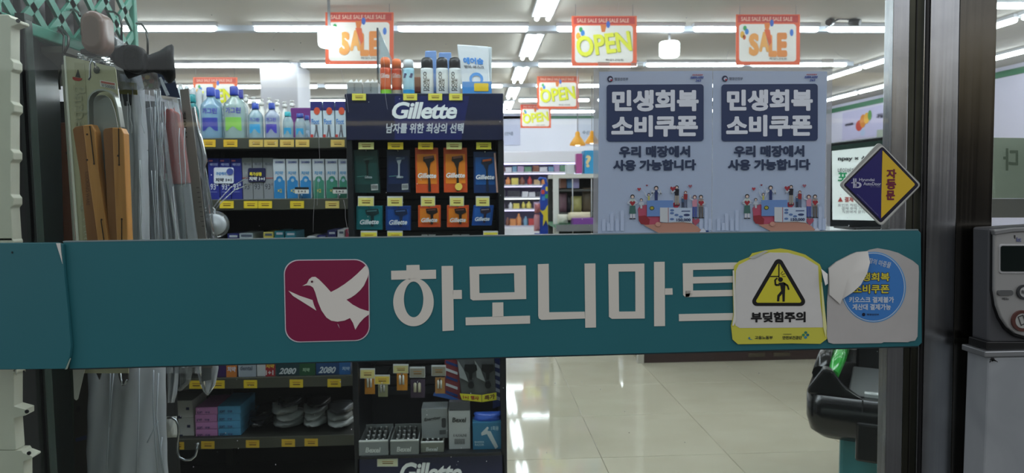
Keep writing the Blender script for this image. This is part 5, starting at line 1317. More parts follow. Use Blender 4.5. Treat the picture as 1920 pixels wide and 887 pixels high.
# ---- below the band
t = solo('card_tip', B().px([(134, 640), (171, 640), (146, 748), (143, 751), (139, 748)], 1.56, .0015, M('b0aea4', .5)), 'white pointed card corner hanging below the teal band', 'card')
t = thing('tongs_tip', 'dark pronged tool tips showing below the teal band', 'tool', P(225, 690, 1.7))
inner('prong', [(170, 640), (190, 640), (190, 700), (186, 713), (180, 700)], 1.62, .004, M('2a2624', .35), t, .001)
inner('prong', [(212, 640), (240, 640), (240, 714), (234, 722), (228, 725), (222, 708)], 1.62, .006, M('2b2725', .35), t, .002)
part('hook_end', B().tube([P(226, 700, 1.615), P(229, 722, 1.615), P(234, 720, 1.612), P(238, 712, 1.612)], .002, chrome, 6), t)
bag('milky_bag', 'very large milky film bag filling the lower window beside the door seam', [(640, 163, 308), (760, 164, 311), (887, 166, 318), (1000, 168, 322)], 1.76, .07, milky, folds=2, seed=5, nu=34, nv=30, cat='bag', wr=.005)
_bag = bpy.data.objects['milky_bag']
crm = M('a9aeb8', .3)
for pts in ([(207, 700), (206, 760), (203, 820), (200, 880)], [(213, 700), (209, 740), (206, 800)], [(261, 690), (260, 780), (256, 887)], [(288, 694), (287, 760), (291, 830), (296, 887)], [(296, 790), (285, 812), (276, 830)], [(297, 700), (293, 780), (300, 840), (308, 887)], [(304, 820), (300, 850), (306, 887)]):
    part('crease_highlight', B().tube([P(x, y, 1.722) for x, y in pts], .0016, crm, 6), _bag)  # highlights along the bag's folds, modelled as pale tubes
solo('grey_panel', B().px([(204, 690), (258, 690), (254, 1000), (202, 1000)], 1.78, .006, M('39404e', .5)), 'blue-grey board inside the very large milky bag', 'board')
t = solo('dark_sheet', B().px([(138, 700), (170, 700), (172, 1000), (140, 1000)], 1.84, .003, M('37342a', .5)), 'dark printed sheet beside the very large milky bag', 'sheet')
part('blue_band', B().px([(141, 822), (170, 814), (170, 822), (142, 829)], 1.838, .001, M('2c3450', .5)), t)
text('8', (143, 762, 151, 772), 1.838, M('1e1c18', .5), t, .02)
bag('film_bag', 'thin film strip with a pale tool beside the very large bag', [(640, 313, 332), (700, 313, 335), (735, 314, 332), (755, 314, 327)], 1.98, .012, milky, folds=2, seed=61, cat='bag', wr=.002)
bag('film_bag', 'pointed film bag hanging in front of the lying boxes', [(640, 366, 402), (690, 368, 410), (722, 376, 404), (735, 382, 396), (741, 388, 391)], 2.08, .012, milky, folds=2, seed=62, cat='bag', wr=.002)
bag('film_bag', 'curved film bag with a dark insert between the pointed one and the strip', [(640, 328, 360), (690, 330, 362), (718, 328, 356), (733, 318, 340)], 2.04, .012, thinbag, folds=2, seed=63, cat='bag', wr=.002)
solo('dark_insert', B().px([(327, 690), (337, 690), (338, 725), (330, 725)], 2.03, .002, M('55585c', .4)), 'dark insert in the curved film bag below the band', 'insert')
solo('dark_insert', B().px([(374, 640), (397, 640), (396, 712), (378, 716)], 2.07, .002, M('6a6e72', .4)), 'grey insert in the pointed film bag below the band', 'insert')
t = thing('wire_display_hook', 'bent steel hook curling up in front of the white soap boxes', 'hook', P(340, 830, 1.95))
pts = [P(x, y, 1.95) for x, y in ((314, 784), (322, 783), (330, 788), (334, 797), (335, 812), (332, 832), (332, 848), (337, 858), (347, 863), (358, 862), (366, 855), (369, 846), (370, 832))]
part('wire', B().tube(pts, .0034, chrome, 10), t)
part('tip', B().tube([P(366, 833, 1.95), P(373, 832, 1.95)], .0034, chrome, 8), t)
soft(305, 784, 328, 824, 2.0, 'cfcfca', 'white folded packet tucked behind the bent steel hook', 'packet', name='white_packet', grp=None, depth=.03)

# ------------------------------------------------------------------ the sliding glass door: pane, stile, gasket, posts, teal band
YD0 = 1.32
dr = sthing('door_1', (0, 1.33, 0))
zlo, zhi = 0.0, 2.24
part('glass_pane', B().box(P(-250, 400, YD0).x, P(1680, 400, YD0).x, 1.334, 1.342, .02, zhi, glass), dr)
def vert(xt, xb, xt2, xb2, Y, t_, m, y0=-330, y1=1560):
    f0 = lambda xa, xb_, y: xa + (xb_ - xa) * y / 887
    return B().px([(f0(xt, xb, y0), y0), (f0(xt2, xb2, y0), y0), (f0(xt2, xb2, y1), y1), (f0(xt, xb, y1), y1)], Y, t_, m)
rs_ = random.Random(3)
for (x, y, dx, dy, n_) in ((720, 105, 1, 20, 5), (600, 60, -14, -8, 5), (985, 112, 2, 13, 5), (600, 235, -1, 30, 5), (590, 330, -1, 26, 4), (1365, 95, -2, 9, 3), (1160, 2, -1, 14, 2), (505, 80, 5, -7, 3), (1564, 95, 12, 9, 3), (645, 375, 2, 16, 4), (760, 55, 10, -3, 3), (640, 130, 3, 16, 5)):
    pts = [(x + dx * k + rs_.uniform(-1.5, 1.5), y + dy * k + rs_.uniform(-1.5, 1.5)) for k in range(n_ + 1)]
    part('scratch', B().tube([P(a_, c_, 1.3335) for a_, c_ in pts], .00022, M('b9bdc0', .4), 5), dr)
b = B()
for k in range(150):
    x, y = rs_.uniform(290, 1660), rs_.choice((rs_.uniform(0, 430), rs_.uniform(0, 430), rs_.uniform(690, 880)))
    if 1110 < x < 1560 and y > 120 or (x > 1500 and y > 640): continue
    r_ = rs_.uniform(.4, 1.1); b.px(ell(x, y, r_, r_ * rs_.uniform(.6, 1.6), 6), 1.3335, .0001, M('c4c8ca', .5))
part('dust', b, dr, kind='stuff')
part('stile', vert(1676, 1660, 1706, 1690, 1.328, .03, steel), dr, .0012)
part('stile_groove', vert(1706.5, 1690.5, 1733, 1717, 1.336, .02, steel_dark), dr)
part('groove_line', vert(1719, 1703, 1721, 1705, 1.3345, .001, M('15150f', .5)), dr)
part('gasket', vert(1738, 1722, 1744, 1727, 1.326, .03, M('0c0c0d', .4)), dr, .0015)
part('bright_bead', vert(1734, 1717.5, 1737.5, 1721.5, 1.33, .02, M('c8ccd0', .15, 1.0)), dr, .0012)
d2 = sthing('door_2', (1, 1.33, 0))
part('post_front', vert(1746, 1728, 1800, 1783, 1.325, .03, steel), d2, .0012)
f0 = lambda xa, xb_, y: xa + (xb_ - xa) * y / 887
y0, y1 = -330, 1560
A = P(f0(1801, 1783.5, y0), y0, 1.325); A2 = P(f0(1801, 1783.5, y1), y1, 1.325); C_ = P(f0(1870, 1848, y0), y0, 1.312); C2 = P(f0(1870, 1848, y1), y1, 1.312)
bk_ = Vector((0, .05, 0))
part('post_side', B().add([A, C_, C2, A2, A + bk_, C_ + bk_, C2 + bk_, A2 + bk_], [[0, 1, 2, 3], [7, 6, 5, 4], [0, 4, 5, 1], [1, 5, 6, 2], [2, 6, 7, 3], [3, 7, 4, 0]], steel_side_shaded), d2, .0008)
w1 = sthing('window_1', (1.6, 1.36, 0))
part('glass_pane', B().box(P(1840, 400, 1.36).x, 3.2, 1.36, 1.368, .02, 2.25, glass), w1)
# frosted lower film with a mirrored letter on the side pane
fr_ = thing('window_film', 'frosted grey-green film with a mirrored Korean letter on the side pane', 'window film', P(1895, 380, 1.372))
part('film', B().px([(1858, 258), (2150, 262), (2150, 372), (1860, 372)], 1.374, .001, clear('frost_film', 'dfe6dc', .3, .8, 'd8dccb')), fr_)
part('lower_film', B().px([(1860, 372.5), (2150, 372.5), (2150, 408), (1860, 408)], 1.374, .001, clear('brown_film', 'c0bcb8', .3, .6, 'a39b95')), fr_)
TLq = [(1909, 278), (1881, 278), (1881, 320), (1909, 320)]
text('다', TLq, 1.3735, M('8d9484', .5), fr_, .03)
struct('trim_6', B().box(XL, 3.2, 1.31, 1.37, 2.24, 2.30, steel))
struct('trim_7', B().box(XL, 3.2, 1.315, 1.35, 0, .02, steel))

# teal band
teal = M('2c6b73', .32, var=.05, scale=9)
bd = thing('door_band', 'teal band with white Korean letters and a white dove emblem across the glass door', 'sign band', P(925, 660, 1.33))
part('panel', B().px([(118, 453.5), (1722, 431.5), (1727, 437), (1729, 643), (1722, 649.5), (130, 692)], YD0, .008, teal), bd, .0012)
part('dark_bottom_edge', B().px([(130, 691.5), (1722, 649), (1722, 651), (130, 693.5)], YD0 - .0005, .008, M('1b2c30', .4)), bd)
part('top_edge', B().px([(118, 452), (1722, 430), (1722, 432), (118, 454)], YD0 - .0005, .008, M('7d8f92', .3)), bd)
YL = YD0 - .0012
ltr = M('d6d3c8', .5)
O7, K7 = (500, 460), 3.84
O8, K8 = (1000, 440), 2.5946
def syl(outs, rings, o, k, nm='letter'):
    b_ = B()
    for q in outs: b_.px(q, YL, .0008, ltr, o, k)
    for ou, inn in rings: b_.ring([P(o[0] + x / k, o[1] + y / k, YL) for x, y in ou], [P(o[0] + x / k, o[1] + y / k, YL) for x, y in inn], .0008, ltr)
    part(nm, b_, bd)
syl([[(1006, 143), (1100, 141), (1102, 180), (1006, 183)], [(896, 184), (1219, 176), (1220, 241), (897, 248)],
     [(1259, 150), (1341, 148), (1348, 613), (1266, 618)], [(1341, 323), (1405, 322), (1406, 386), (1341, 387)]],
    [(ell(1057, 409, 146, 174, 48), ell(1058, 390, 70, 129, 48))], O7, K7)
syl([[(1625, 413), (1704, 411), (1705, 514), (1625, 516)], [(1432, 520), (1896, 507), (1897, 564), (1433, 576)]],
    [([(1460, 154), (1866, 145), (1869, 387), (1485, 397), (1466, 385)], [(1530, 208), (1781, 201), (1785, 338), (1540, 344.5), (1532, 344.5)])], O7, K7)
syl([[(22, 144), (75, 142), (77, 378), (250, 375), (252, 408), (40, 415), (27, 408), (24, 395)], [(249, 141), (302, 140), (305, 452), (253, 453)]], [], O8, K8)
syl([[(587, 133), (639, 132), (641, 445), (588, 446)], [(639, 262), (677, 261), (678, 292), (639, 293)]],
    [([(365, 144), (540, 141), (542, 408), (382, 410), (368, 400)], [(415, 180), (496, 179), (497, 374), (420, 375), (417, 373)])], O8, K8)
syl([[(727, 140), (1010, 135), (1010, 167), (777, 172), (777, 300), (740, 304), (729, 294)], [(775, 206), (1010, 201), (1010, 232), (775, 238)], [(740, 273), (1010, 268), (1010, 298), (740, 304)], [(708, 387), (1010, 381), (1010, 415), (709, 421)]], [], O8, K8)
em = rr(0, 0, 1, 1, .17, 8)
def emq(u, v, g=0):
    TL, TR, BR, BL = (122, 105), (738, 99), (743, 686), (134, 702)
    u = (u - .5) * (1 - g) + .5; v = (v - .5) * (1 - g) + .5
    x = (TL[0] * (1 - u) + TR[0] * u) * (1 - v) + (BL[0] * (1 - u) + BR[0] * u) * v
    y = (TL[1] * (1 - u) + TR[1] * u) * (1 - v) + (BL[1] * (1 - u) + BR[1] * u) * v
    return x, y
part('emblem_border', B().px([emq(u, v) for u, v in em], YL, .0007, M('cfcad0', .5), O7, K7), bd)
emf = part('emblem_field', B().px([emq(u, v, .022) for u, v in em], YL - .0006, .0007, M('7a1440', .45), O7, K7), bd)
dove = [(256, 293), (290, 275), (305, 245), (325, 229), (350, 227), (375, 245), (420, 290), (462, 337), (510, 312), (560, 280), (610, 242), (650, 207), (685, 173), (710, 147), (728, 165), (736, 200), (728, 228), (700, 290), (672, 325), (640, 354), (608, 376), (574, 392), (620, 428), (670, 455), (705, 467), (740, 476), (742, 494), (700, 525), (668, 560), (638, 608), (622, 560), (600, 524), (560, 542), (510, 550), (465, 543), (430, 520), (395, 470), (370, 410), (350, 340), (335, 305), (315, 291), (290, 288)]
part('dove', B().px(dove, YL - .0013, .0007, M('dcd9d0', .5), O7, K7), emf)
part('dove_wing', B().px([(157, 328), (240, 365), (330, 395), (340, 430), (357, 470), (270, 415), (190, 365)], YL - .0013, .0007, M('dcd9d0', .5), O7, K7), emf)
part('dove_eye', B().px(ell(326, 262, 8, 8, 12), YL - .002, .0007, M('4a1a2c', .5), O7, K7), emf)
part('scratch', B().px([(509, 565), (517, 573), (526, 600), (516, 580)], YL - .0012, .0003, M('c8b8c0', .5), O7, K7), emf)
bl_ = thing('door_band', 'plain teal end piece of the band with a torn white corner', 'sign band', P(60, 690, 1.33))
part('panel', B().px([(-260, 457), (106, 455), (117, 458), (121, 520), (128, 590), (133, 650), (131, 668), (124, 692), (-260, 696)], YD0 - .009, .008, M('2c6971', .36, var=.07, scale=7)), bl_, .0012)
part('torn_corner', B().px([(105, 456), (113, 456), (114, 470), (117, 495), (112, 478)], YD0 - .0105, .0012, M('d0d0ca', .6)), bl_)
part('torn_corner', B().px([(131, 672), (133, 672), (126, 692), (122, 693)], YD0 - .0105, .0012, M('8a9a8c', .6)), bl_)
part('dent', B().px(ell(22.5, 473.5, 1.4, 2, 10), YD0 - .0101, .001, M('0e2024', .6)), bl_)

# ------------------------------------------------------------------ taped posters
YPo = 1.3275
def paper(name, c, tr):
    m = bpy.data.materials.new(name); m.use_nodes = True; n = m.node_tree; p = n.nodes['Principled BSDF']
    p.inputs['Base Color'].default_value = lin(c); p.inputs['Roughness'].default_value = .3; p.inputs['Coat Weight'].default_value = .3
    t = n.nodes.new('ShaderNodeBsdfTranslucent'); t.inputs[0].default_value = lin(c); x = n.nodes.new('ShaderNodeMixShader'); x.inputs[0].default_value = tr
    n.links.new(p.outputs[0], x.inputs[1]); n.links.new(t.outputs[0], x.inputs[2]); n.links.new(x.outputs[0], n.nodes['Material Output'].inputs[0])
    return m
paper_m = paper('printed_paper', 'c2d2ea', .35)
def poster_sheet(pts, lam, label, tapes):
    t = thing('poster', label, 'poster', P((lam[0][0] + lam[1][0]) / 2, 440, YPo), 'paired coupon notices')
    part('laminate', B().px(lam, YPo + .0022, 0, clear('laminate_film', 'e4e8ea', .15, .55, 'c2c8ce')), t)
    part('sheet', B().px(pts, YPo + .0012, 0, paper_m), t)
    for q in tapes: part('tape', B().px(q, YPo - .0012, .0008, clear('tape_film', 'f2f2ee', .1, .25, 'd8d8d4') if 'tape' not in MATS else MATS['tape']), t)
    return t
MATS['tape'] = clear('tape_film', 'f2f2ee', .08, .25, 'd8d8d4')
OP, KP = (1100, 120), 2.772
def poster(dx, dy, sx, t):
    q = lambda x, y: (OP[0] + ((x - 104) * sx + 104 + dx) / KP, OP[1] + (y + dy - (x - 104) * .006) / KP)
    E = YPo - .0006; nv = M('2a3c62', .35); ntx = M('2a3a58', .35); wh = M('dfe7f0', .35)
    def pg(nm, pts, e, m): return part(nm, B().px([q(x, y) for x, y in pts], E - e, .0004, m), t)
    def tx(s, x0, y0, x1, y1, m, e=.0004, bold=.035, sh=0): return text(s, [q(x0, y0), q(x1, y0), q(x1, y1), q(x0, y1)], E - e, m, t, bold, sh)
    pg('title_panel', rr(104, 108, 608, 404, 16), 0, nv)
    tx('민생회복', 132, 136, 582, 248, wh, .0006, .05)
    tx('소비쿠폰', 128, 268, 578, 380, wh, .0006, .05)
    tx('우리 매장에서', 168, 427, 538, 487, ntx, .0002, .05)
    tx('사용 가능합니다', 137, 498, 569, 556, ntx, .0002, .05)
    # small ministry mark and campaign mark
    pg('mark', ell(122, 78, 15, 16, 20), 0, M('26304e', .4))
    pg('mark', ell(124, 80, 9, 9, 14), .0006, M('b8c4d8', .4)); pg('mark', ell(128, 84, 6, 5, 10), .001, M('a8344a', .4))
    tx('행정안전부', 144, 71, 216, 86, M('5a6274', .4), 0, .02)
    tx('국민주권정부', 548, 56, 604, 64, M('b04050', .4), 0, .04, .3)
    tx('민생회복 소비쿠폰', 540, 67, 608, 80, M('3a4f9c', .4), 0, .06, .3)
    tx('365', 566, 82, 596, 95, M('3a4f9c', .4), 0, .06, .2)
    # faint skyline
    b_ = B()
    for k, (x, h) in enumerate(((80, 60), (105, 40), (122, 90), (150, 55), (176, 105), (585, 90), (612, 120), (632, 60))):
        part('tower_print', B().px([q(x, 868 - h), q(x + 18, 868 - h), q(x + 18, 868), q(x, 868)], E, .0003, M('b4c5de', .35)), t)
    # illustration (coordinates of a closer crop, scale 8.063)
    g = lambda x, y: ((1160 + x / 8.063 - 1100) * KP, (330 + y / 8.063 - 120) * KP)
    def ip(nm, pts, e, col): return pg(nm, [g(x, y) for x, y in pts], e, M(col, .4))
    def heart(x, y, r, col='a83a48', e=.0012):
        ip('heart_print', [(x, y + r), (x - r, y - .1 * r), (x - .9 * r, y - .7 * r), (x - .4 * r, y - .85 * r), (x, y - .4 * r), (x + .4 * r, y - .85 * r), (x + .9 * r, y - .7 * r), (x + r, y - .1 * r)], e, col)
    heart(310, 205, 28); heart(428, 148, 16, '8a3a4c'); heart(1082, 163, 28, '9a6070')
    ip('heap_print', [(300, 600), (290, 500), (340, 440), (420, 440), (640, 600), (640, 740), (450, 760), (330, 720)], .0004, 'b05068')
    ip('heap_print', [(300, 610), (400, 600), (470, 660), (460, 745), (340, 730), (305, 680)], .0007, '8c3038')
    heart(870, 455, 55, 'a0344a', .0003); heart(1165, 700, 60, 'a85468', .0003)
    def person(x, top, hgt, shirt, legs, hair='1d1c24', arms=None, skirt=False, e=.0012, bust=False):
        w = hgt * .11; hr = hgt * (.075 if not bust else .13)
        ip('figure_print', ell(x, top + hr, hr * 1.15, hr * 1.15, 14), e, hair)
        ip('figure_print', ell(x, top + hr * 1.25, hr * .75, hr * .8, 12), e + .0004, 'd8c4b8')
        sh_y = top + hr * 2.3; hip = top + hgt * (.5 if not bust else 1)
        ip('figure_print', [(x - w, sh_y), (x + w, sh_y), (x + w * .9, hip), (x - w * .9, hip)], e, shirt)
        if not bust:
            if skirt: ip('figure_print', [(x - w, top + hgt * .45), (x + w, top + hgt * .45), (x + w * 1.25, top + hgt * .78), (x - w * 1.25, top + hgt * .78)], e + .0002, legs); lc, ly = 'c8ccd4', .78
            else: lc, ly = legs, .48
            for s_ in (-1, 1):
                ip('figure_print', [(x + s_ * w * .1, top + hgt * ly), (x + s_ * w * .9, top + hgt * ly), (x + s_ * w * .85, top + hgt * .97), (x + s_ * w * .15, top + hgt * .97)], e - .0001, lc)
                ip('figure_print', [(x + s_ * w * .1, top + hgt * .96), (x + s_ * w * 1.15, top + hgt * .96), (x + s_ * w * 1.15, top + hgt), (x + s_ * w * .1, top + hgt)], e, '22242c')
        for a_ in (arms or []):
            for k_ in range(len(a_) - 1): ip('figure_print', line(a_[k_], a_[k_ + 1], hgt * .05 if not bust else hgt * .09), e + .0003, 'c2ccd6')
    person(210, 285, 370, 'b4c4bc', '3f6a64', skirt=True, arms=[[(180, 365), (135, 410), (180, 430)], [(240, 365), (280, 410), (235, 430)]]); heart(210, 415, 40, '9c303a', .002)
    person(342, 345, 150, 'b8c0c8', '8a7ac0', bust=True, arms=[[(320, 400), (305, 450), (340, 420)], [(365, 400), (380, 450), (345, 420)]])
    person(456, 268, 130, 'b8b868', '000000', bust=True, arms=[[(440, 330), (410, 290), (390, 245)], [(475, 330), (500, 290), (515, 260)]])
    person(568, 158, 215, '27386a', '3a5a9c', bust=True, arms=[[(545, 230), (500, 270), (510, 215)], [(592, 230), (640, 280), (630, 215)]])
    person(880, 152, 300, '1b1f2a', '9a9488', arms=[[(855, 225), (800, 270), (810, 220)]]); heart(820, 200, 40, '9a303c', .002)
    person(1012, 235, 260, '8e2f36', '55627c', hair='54282c'); person(968, 320, 170, '3a5a7c', '24304a', hair='3a3438')
    person(1150, 300, 345, 'c48a9c', '4a5a9c', hair='4a2030', arms=[[(1130, 375), (1080, 350), (1088, 295)]])
    person(1245, 298, 350, '93857c', '5e5a58', arms=[[(1225, 380), (1200, 430), (1240, 440)], [(1270, 380), (1310, 430), (1260, 440)]]); heart(1247, 418, 42, '9c303a', .002)
    ip('card_print', [(428, 374), (824, 374), (824, 615), (428, 615)], .0022, '6a8fc6')
    ip('card_print', ell(503, 490, 36, 32, 14), .0026, '3c4a2c'); ip('card_print', ell(503, 490, 26, 22, 12), .003, 'a8a040')
    ip('hand_print', [(375, 745), (560, 735), (600, 700), (640, 712), (760, 712), (960, 700), (1100, 722), (1190, 770), (1250, 830), (1230, 885), (640, 885), (520, 820)], .0016, 'b98a78')
    ip('thumb_print', ell(595, 735, 40, 34, 14), .0034, 'c49484')
    ip('coupon_print', [(625, 482), (1112, 490), (1112, 722), (960, 704), (760, 710), (625, 700)], .0028, 'c4ccd0')
    ip('coupon_print', [(758, 486), (1110, 492), (1110, 700), (960, 690), (758, 700)], .0031, 'b4c8de')
    ip('coupon_print', [(748, 484), (754, 484), (754, 706), (748, 706)], .0032, 'a85a68')
    for (x, y) in ((808, 525), (806, 568), (875, 596), (940, 622), (806, 658)): ip('coupon_print', ell(x, y, 32, 18, 8), .0034, '5a78a8')
    ip('coupon_print', ell(1030, 597, 48, 18, 12), .0034, '2c3c6a'); ip('coupon_print', [(950, 532), (1080, 532), (1080, 546), (950, 546)], .0034, '3a4a78')
    p_ = [g(875, 648), g(1088, 648), g(1088, 698), g(875, 698)]
    text('150,000', [q(*z) for z in p_], E - .0036, M('1e2c58', .4), t, .05)
    ip('cuff_print', [(1225, 850), (1275, 795), (1325, 845), (1300, 885), (1225, 885)], .0036, 'c8d0dc'); ip('cuff_print', [(1315, 835), (1350, 830), (1380, 885), (1330, 885)], .0037, '2c4880')
t1 = poster_sheet([(1123.5, 134.5), (1336, 133), (1334, 445), (1121, 445)], [(1113, 127), (1337, 125), (1336, 446), (1112, 446)],
    'pale blue coupon notice taped nearer the razor stand, of the two', [[(1121, 116), (1143, 116), (1143, 131), (1121, 131)], [(1183, 118), (1206, 118), (1206, 129), (1183, 129)]])
poster(0, 0, 1, t1)
t2 = poster_sheet([(1337, 133), (1551, 134), (1545, 445), (1335, 445)], [(1337.2, 125), (1561, 123), (1556, 446), (1336, 446)],
    'pale blue coupon notice taped nearer the steel door edge, of the two', [[(1541, 110), (1563, 110), (1563, 128), (1541, 128)]])
poster(597, -2, .992, t2)

# ------------------------------------------------------------------ stickers
# collision warning
YSt = YD0 - .0035
O, K = (1360, 455), 4.435
ws = thing('warning_sticker', 'worn white and yellow head-bump warning sticker on the teal band', 'sticker', P(1460, 650, YSt))
q = lambda pts: [(O[0] + x / K, O[1] + y / K) for x, y in pts]
outer = [(78, 190), (115, 155), (200, 120), (225, 88), (330, 65), (460, 48), (540, 62), (665, 100), (785, 180), (800, 215), (805, 400), (838, 690), (845, 800), (790, 842), (560, 838), (300, 842), (105, 845), (60, 805), (48, 690), (68, 600), (62, 360), (70, 230)]
part('yellow_base', B().px(q(outer), YSt, .001, M('c9c74c', .4)), ws)
part('white_field', B().px(q([(88, 235), (112, 185), (240, 120), (370, 82), (520, 84), (650, 120), (772, 195), (778, 330), (792, 520), (818, 705), (120, 710), (85, 690), (72, 640)]), YSt - .0004, .0004, M('cfcfcb', .4, var=.05, scale=40)), ws)
part('curled_tab', B().prism([Vector((v.x, YSt - .002 - .004 * k, v.z)) for k, v in enumerate([P(O[0] + x / K, O[1] + y / K, YSt) for x, y in ((792, 215), (838, 258), (832, 335), (803, 348))])], .0008, M('d4d4cf', .4)), ws)
part('curled_edge', B().px(q([(190, 128), (330, 68), (358, 72), (240, 132)]), YSt - .0022, .0006, M('b9bbb4', .35)), ws)
b = B(); b.px(q([(62, 230), (75, 232), (90, 640), (70, 690), (58, 690), (72, 600)]), YSt - .0018, .0006, M('dcdcd2', .35)); part('peeled_edge', b, ws); b = B(); b.px(q([(795, 330), (805, 330), (843, 700), (836, 790), (815, 705)]), YSt - .0018, .0006, M('dcdc9a', .35)); part('peeled_edge', b, ws)
blk2 = M('121214', .45)
def tri(cx, y0, y1, hw, r, n_=6):
    pts = []
    for (x, y, a0) in ((cx, y0 + r * 1.0, 270), (cx + hw - r, y1 - r, 30), (cx - hw + r, y1 - r, 150)):
        for k in range(n_ + 1):
            a_ = math.radians(a0 - 60 + 120 * k / n_); pts.append((x + r * math.cos(a_), y + r * math.sin(a_)))
    return pts
trg = part('triangle', B().px(q(tri(444, 137, 527, 220, 38)), YSt - .0008, .0005, blk2), ws)
part('triangle_field', B().px(q(tri(444, 176, 500, 187, 14)), YSt - .0013, .0005, M('d0c93a', .4)), trg)
b = B()
fig = YSt - .0018
b.px(q(ell(459, 307, 20, 20, 18)), fig, .0004, blk2)
b.px(q([(440, 335), (485, 328), (500, 340), (497, 400), (494, 490), (476, 490), (474, 425), (452, 450), (448, 488), (430, 488), (433, 440), (465, 400), (458, 360)]), fig, .0004, blk2)
for a_, c_, w_ in (((450, 352), (418, 352), 16), ((418, 354), (414, 310), 14), ((414, 312), (432, 294), 12), ((488, 338), (518, 358), 16), ((518, 356), (528, 392), 13), ((446, 178), (446, 290), 9), ((352, 281), (446, 281), 9), ((461, 262), (478, 238), 4), ((468, 270), (496, 256), 4), ((474, 280), (502, 282), 4)):
    b.px(q(line(a_, c_, w_)), fig, .0004, blk2)
part('figure_print', b, trg)
text('부딪힘주의', q([(212, 578), (668, 573), (668, 662), (213, 664)]), YSt - .0012, blk2, ws, .045)
part('mark', B().px(q([(192, 790), (205, 783), (205, 800), (228, 806), (210, 808), (195, 803)]), YSt - .0008, .0004, M('3a7a9a', .4)), ws)
text('고용노동부', q([(245, 776), (395, 776), (395, 804), (245, 804)]), YSt - .0008, M('3a4030', .4), ws, .03)
text('산업재해예방', q([(480, 757), (550, 757), (550, 765), (480, 765)]), YSt - .0008, M('5a6040', .4), ws, .02)
text('안전보건공단', q([(475, 776), (637, 776), (637, 805), (475, 805)]), YSt - .0008, M('3a4030', .4), ws, .03)
b = B()
for (x, y, c_) in ((669, 748, '2f7a6a'), (650, 768, '3a8a5a'), (686, 768, '2a6a7a'), (668, 788, '3a8ab0')): b.px(q(ell(x, y, 12, 11, 12)), YSt - .0008, .0004, M(c_, .4))
part('mark', b, ws)
# round coupon sticker on its white backing
O2, K2 = (1540, 455), 4.435
q2 = lambda pts: [(O2[0] + x / K2, O2[1] + y / K2) for x, y in pts]
ys2 = YD0 - .0030
cs = thing('coupon_sticker', 'torn white backing with a round blue coupon sticker near the steel door edge', 'sticker', P(1636, 645, ys2))
part('white_backing', B().px(q2([(58, 212), (120, 160), (240, 98), (290, 78), (380, 70), (400, 60), (470, 46), (560, 62), (640, 85), (760, 150), (808, 190), (812, 240), (800, 780), (780, 815), (740, 820), (720, 828), (520, 828), (500, 836), (100, 842), (60, 830), (45, 780), (48, 500), (62, 330)]), ys2, .001, M('b3b1ae', .45, var=.07, scale=30)), cs)
part('blue_disc', B().px(q2(ell(434, 370, 270, 294, 48)), ys2 - .0005, .0005, M('5f97cc', .35)), cs)
b = B(); b.ring([P(*z, ys2 - .0009) for z in q2(ell(432, 370, 262, 286, 48))], [P(*z, ys2 - .0009) for z in q2(ell(432, 370, 256, 280, 48))], .0003, M('b8cce0', .4)); part('white_ring', b, cs)
part('blue_field', B().px(q2(ell(432, 370, 254, 278, 48)), ys2 - .0010, .0004, M('3f7ec4', .35)), cs)
e = ys2 - .0014
text('민생회복', q2([(255, 245), (572, 245), (572, 325), (255, 325)]), e, M('1b2f58', .4), cs, .085, name='lettering_outline')
text('소비쿠폰', q2([(255, 342), (570, 342), (570, 428), (255, 428)]), e, M('1b2f58', .4), cs, .085, name='lettering_outline')
text('민생회복', q2([(260, 250), (567, 250), (567, 320), (260, 320)]), e - .0004, M('d4c83e', .4), cs, .03)
text('소비쿠폰', q2([(262, 348), (565, 348), (565, 422), (262, 422)]), e - .0004, M('d4c83e', .4), cs, .03)
text('키오스크 결제불가', q2([(230, 450), (604, 450), (604, 500), (230, 500)]), e, M('c9d2dc', .4), cs, .03)
text('계산대 결제가능', q2([(258, 510), (578, 510), (578, 560), (258, 560)]), e, M('c9d2dc', .4), cs, .03)
text('성장의 마중물', q2([(365, 118), (585, 165), (570, 215), (358, 160)]), e, M('b8c6d8', .4), cs, .02)
part('mark', B().px(q2(ell(352, 598, 14, 14, 14)), e, .0004, M('141c38', .4)), cs)
text('행정안전부', q2([(378, 590), (480, 590), (480, 606), (378, 606)]), e, M('33405c', .4), cs, .02)
b = B()
fl_ = [(380, 70), (376, 160), (352, 250), (300, 345), (235, 405), (168, 468), (150, 510), (60, 430), (60, 330), (56, 214), (120, 160), (240, 98), (292, 78)]
vv = []
for k, z in enumerate(q2(fl_)):
    p = P(z[0], z[1], ys2); p.y -= .003 + (.009 if k in (1, 2, 3, 4) else 0.0); vv.append(p)
cen = sum(vv, Vector()) / len(vv); cen.y = ys2 - .006
b.add(vv + [cen], [[i, (i + 1) % len(vv), len(vv)] for i in range(len(vv))], M('d2d1cb', .4), True)
part('peeled_flap', b, cs)
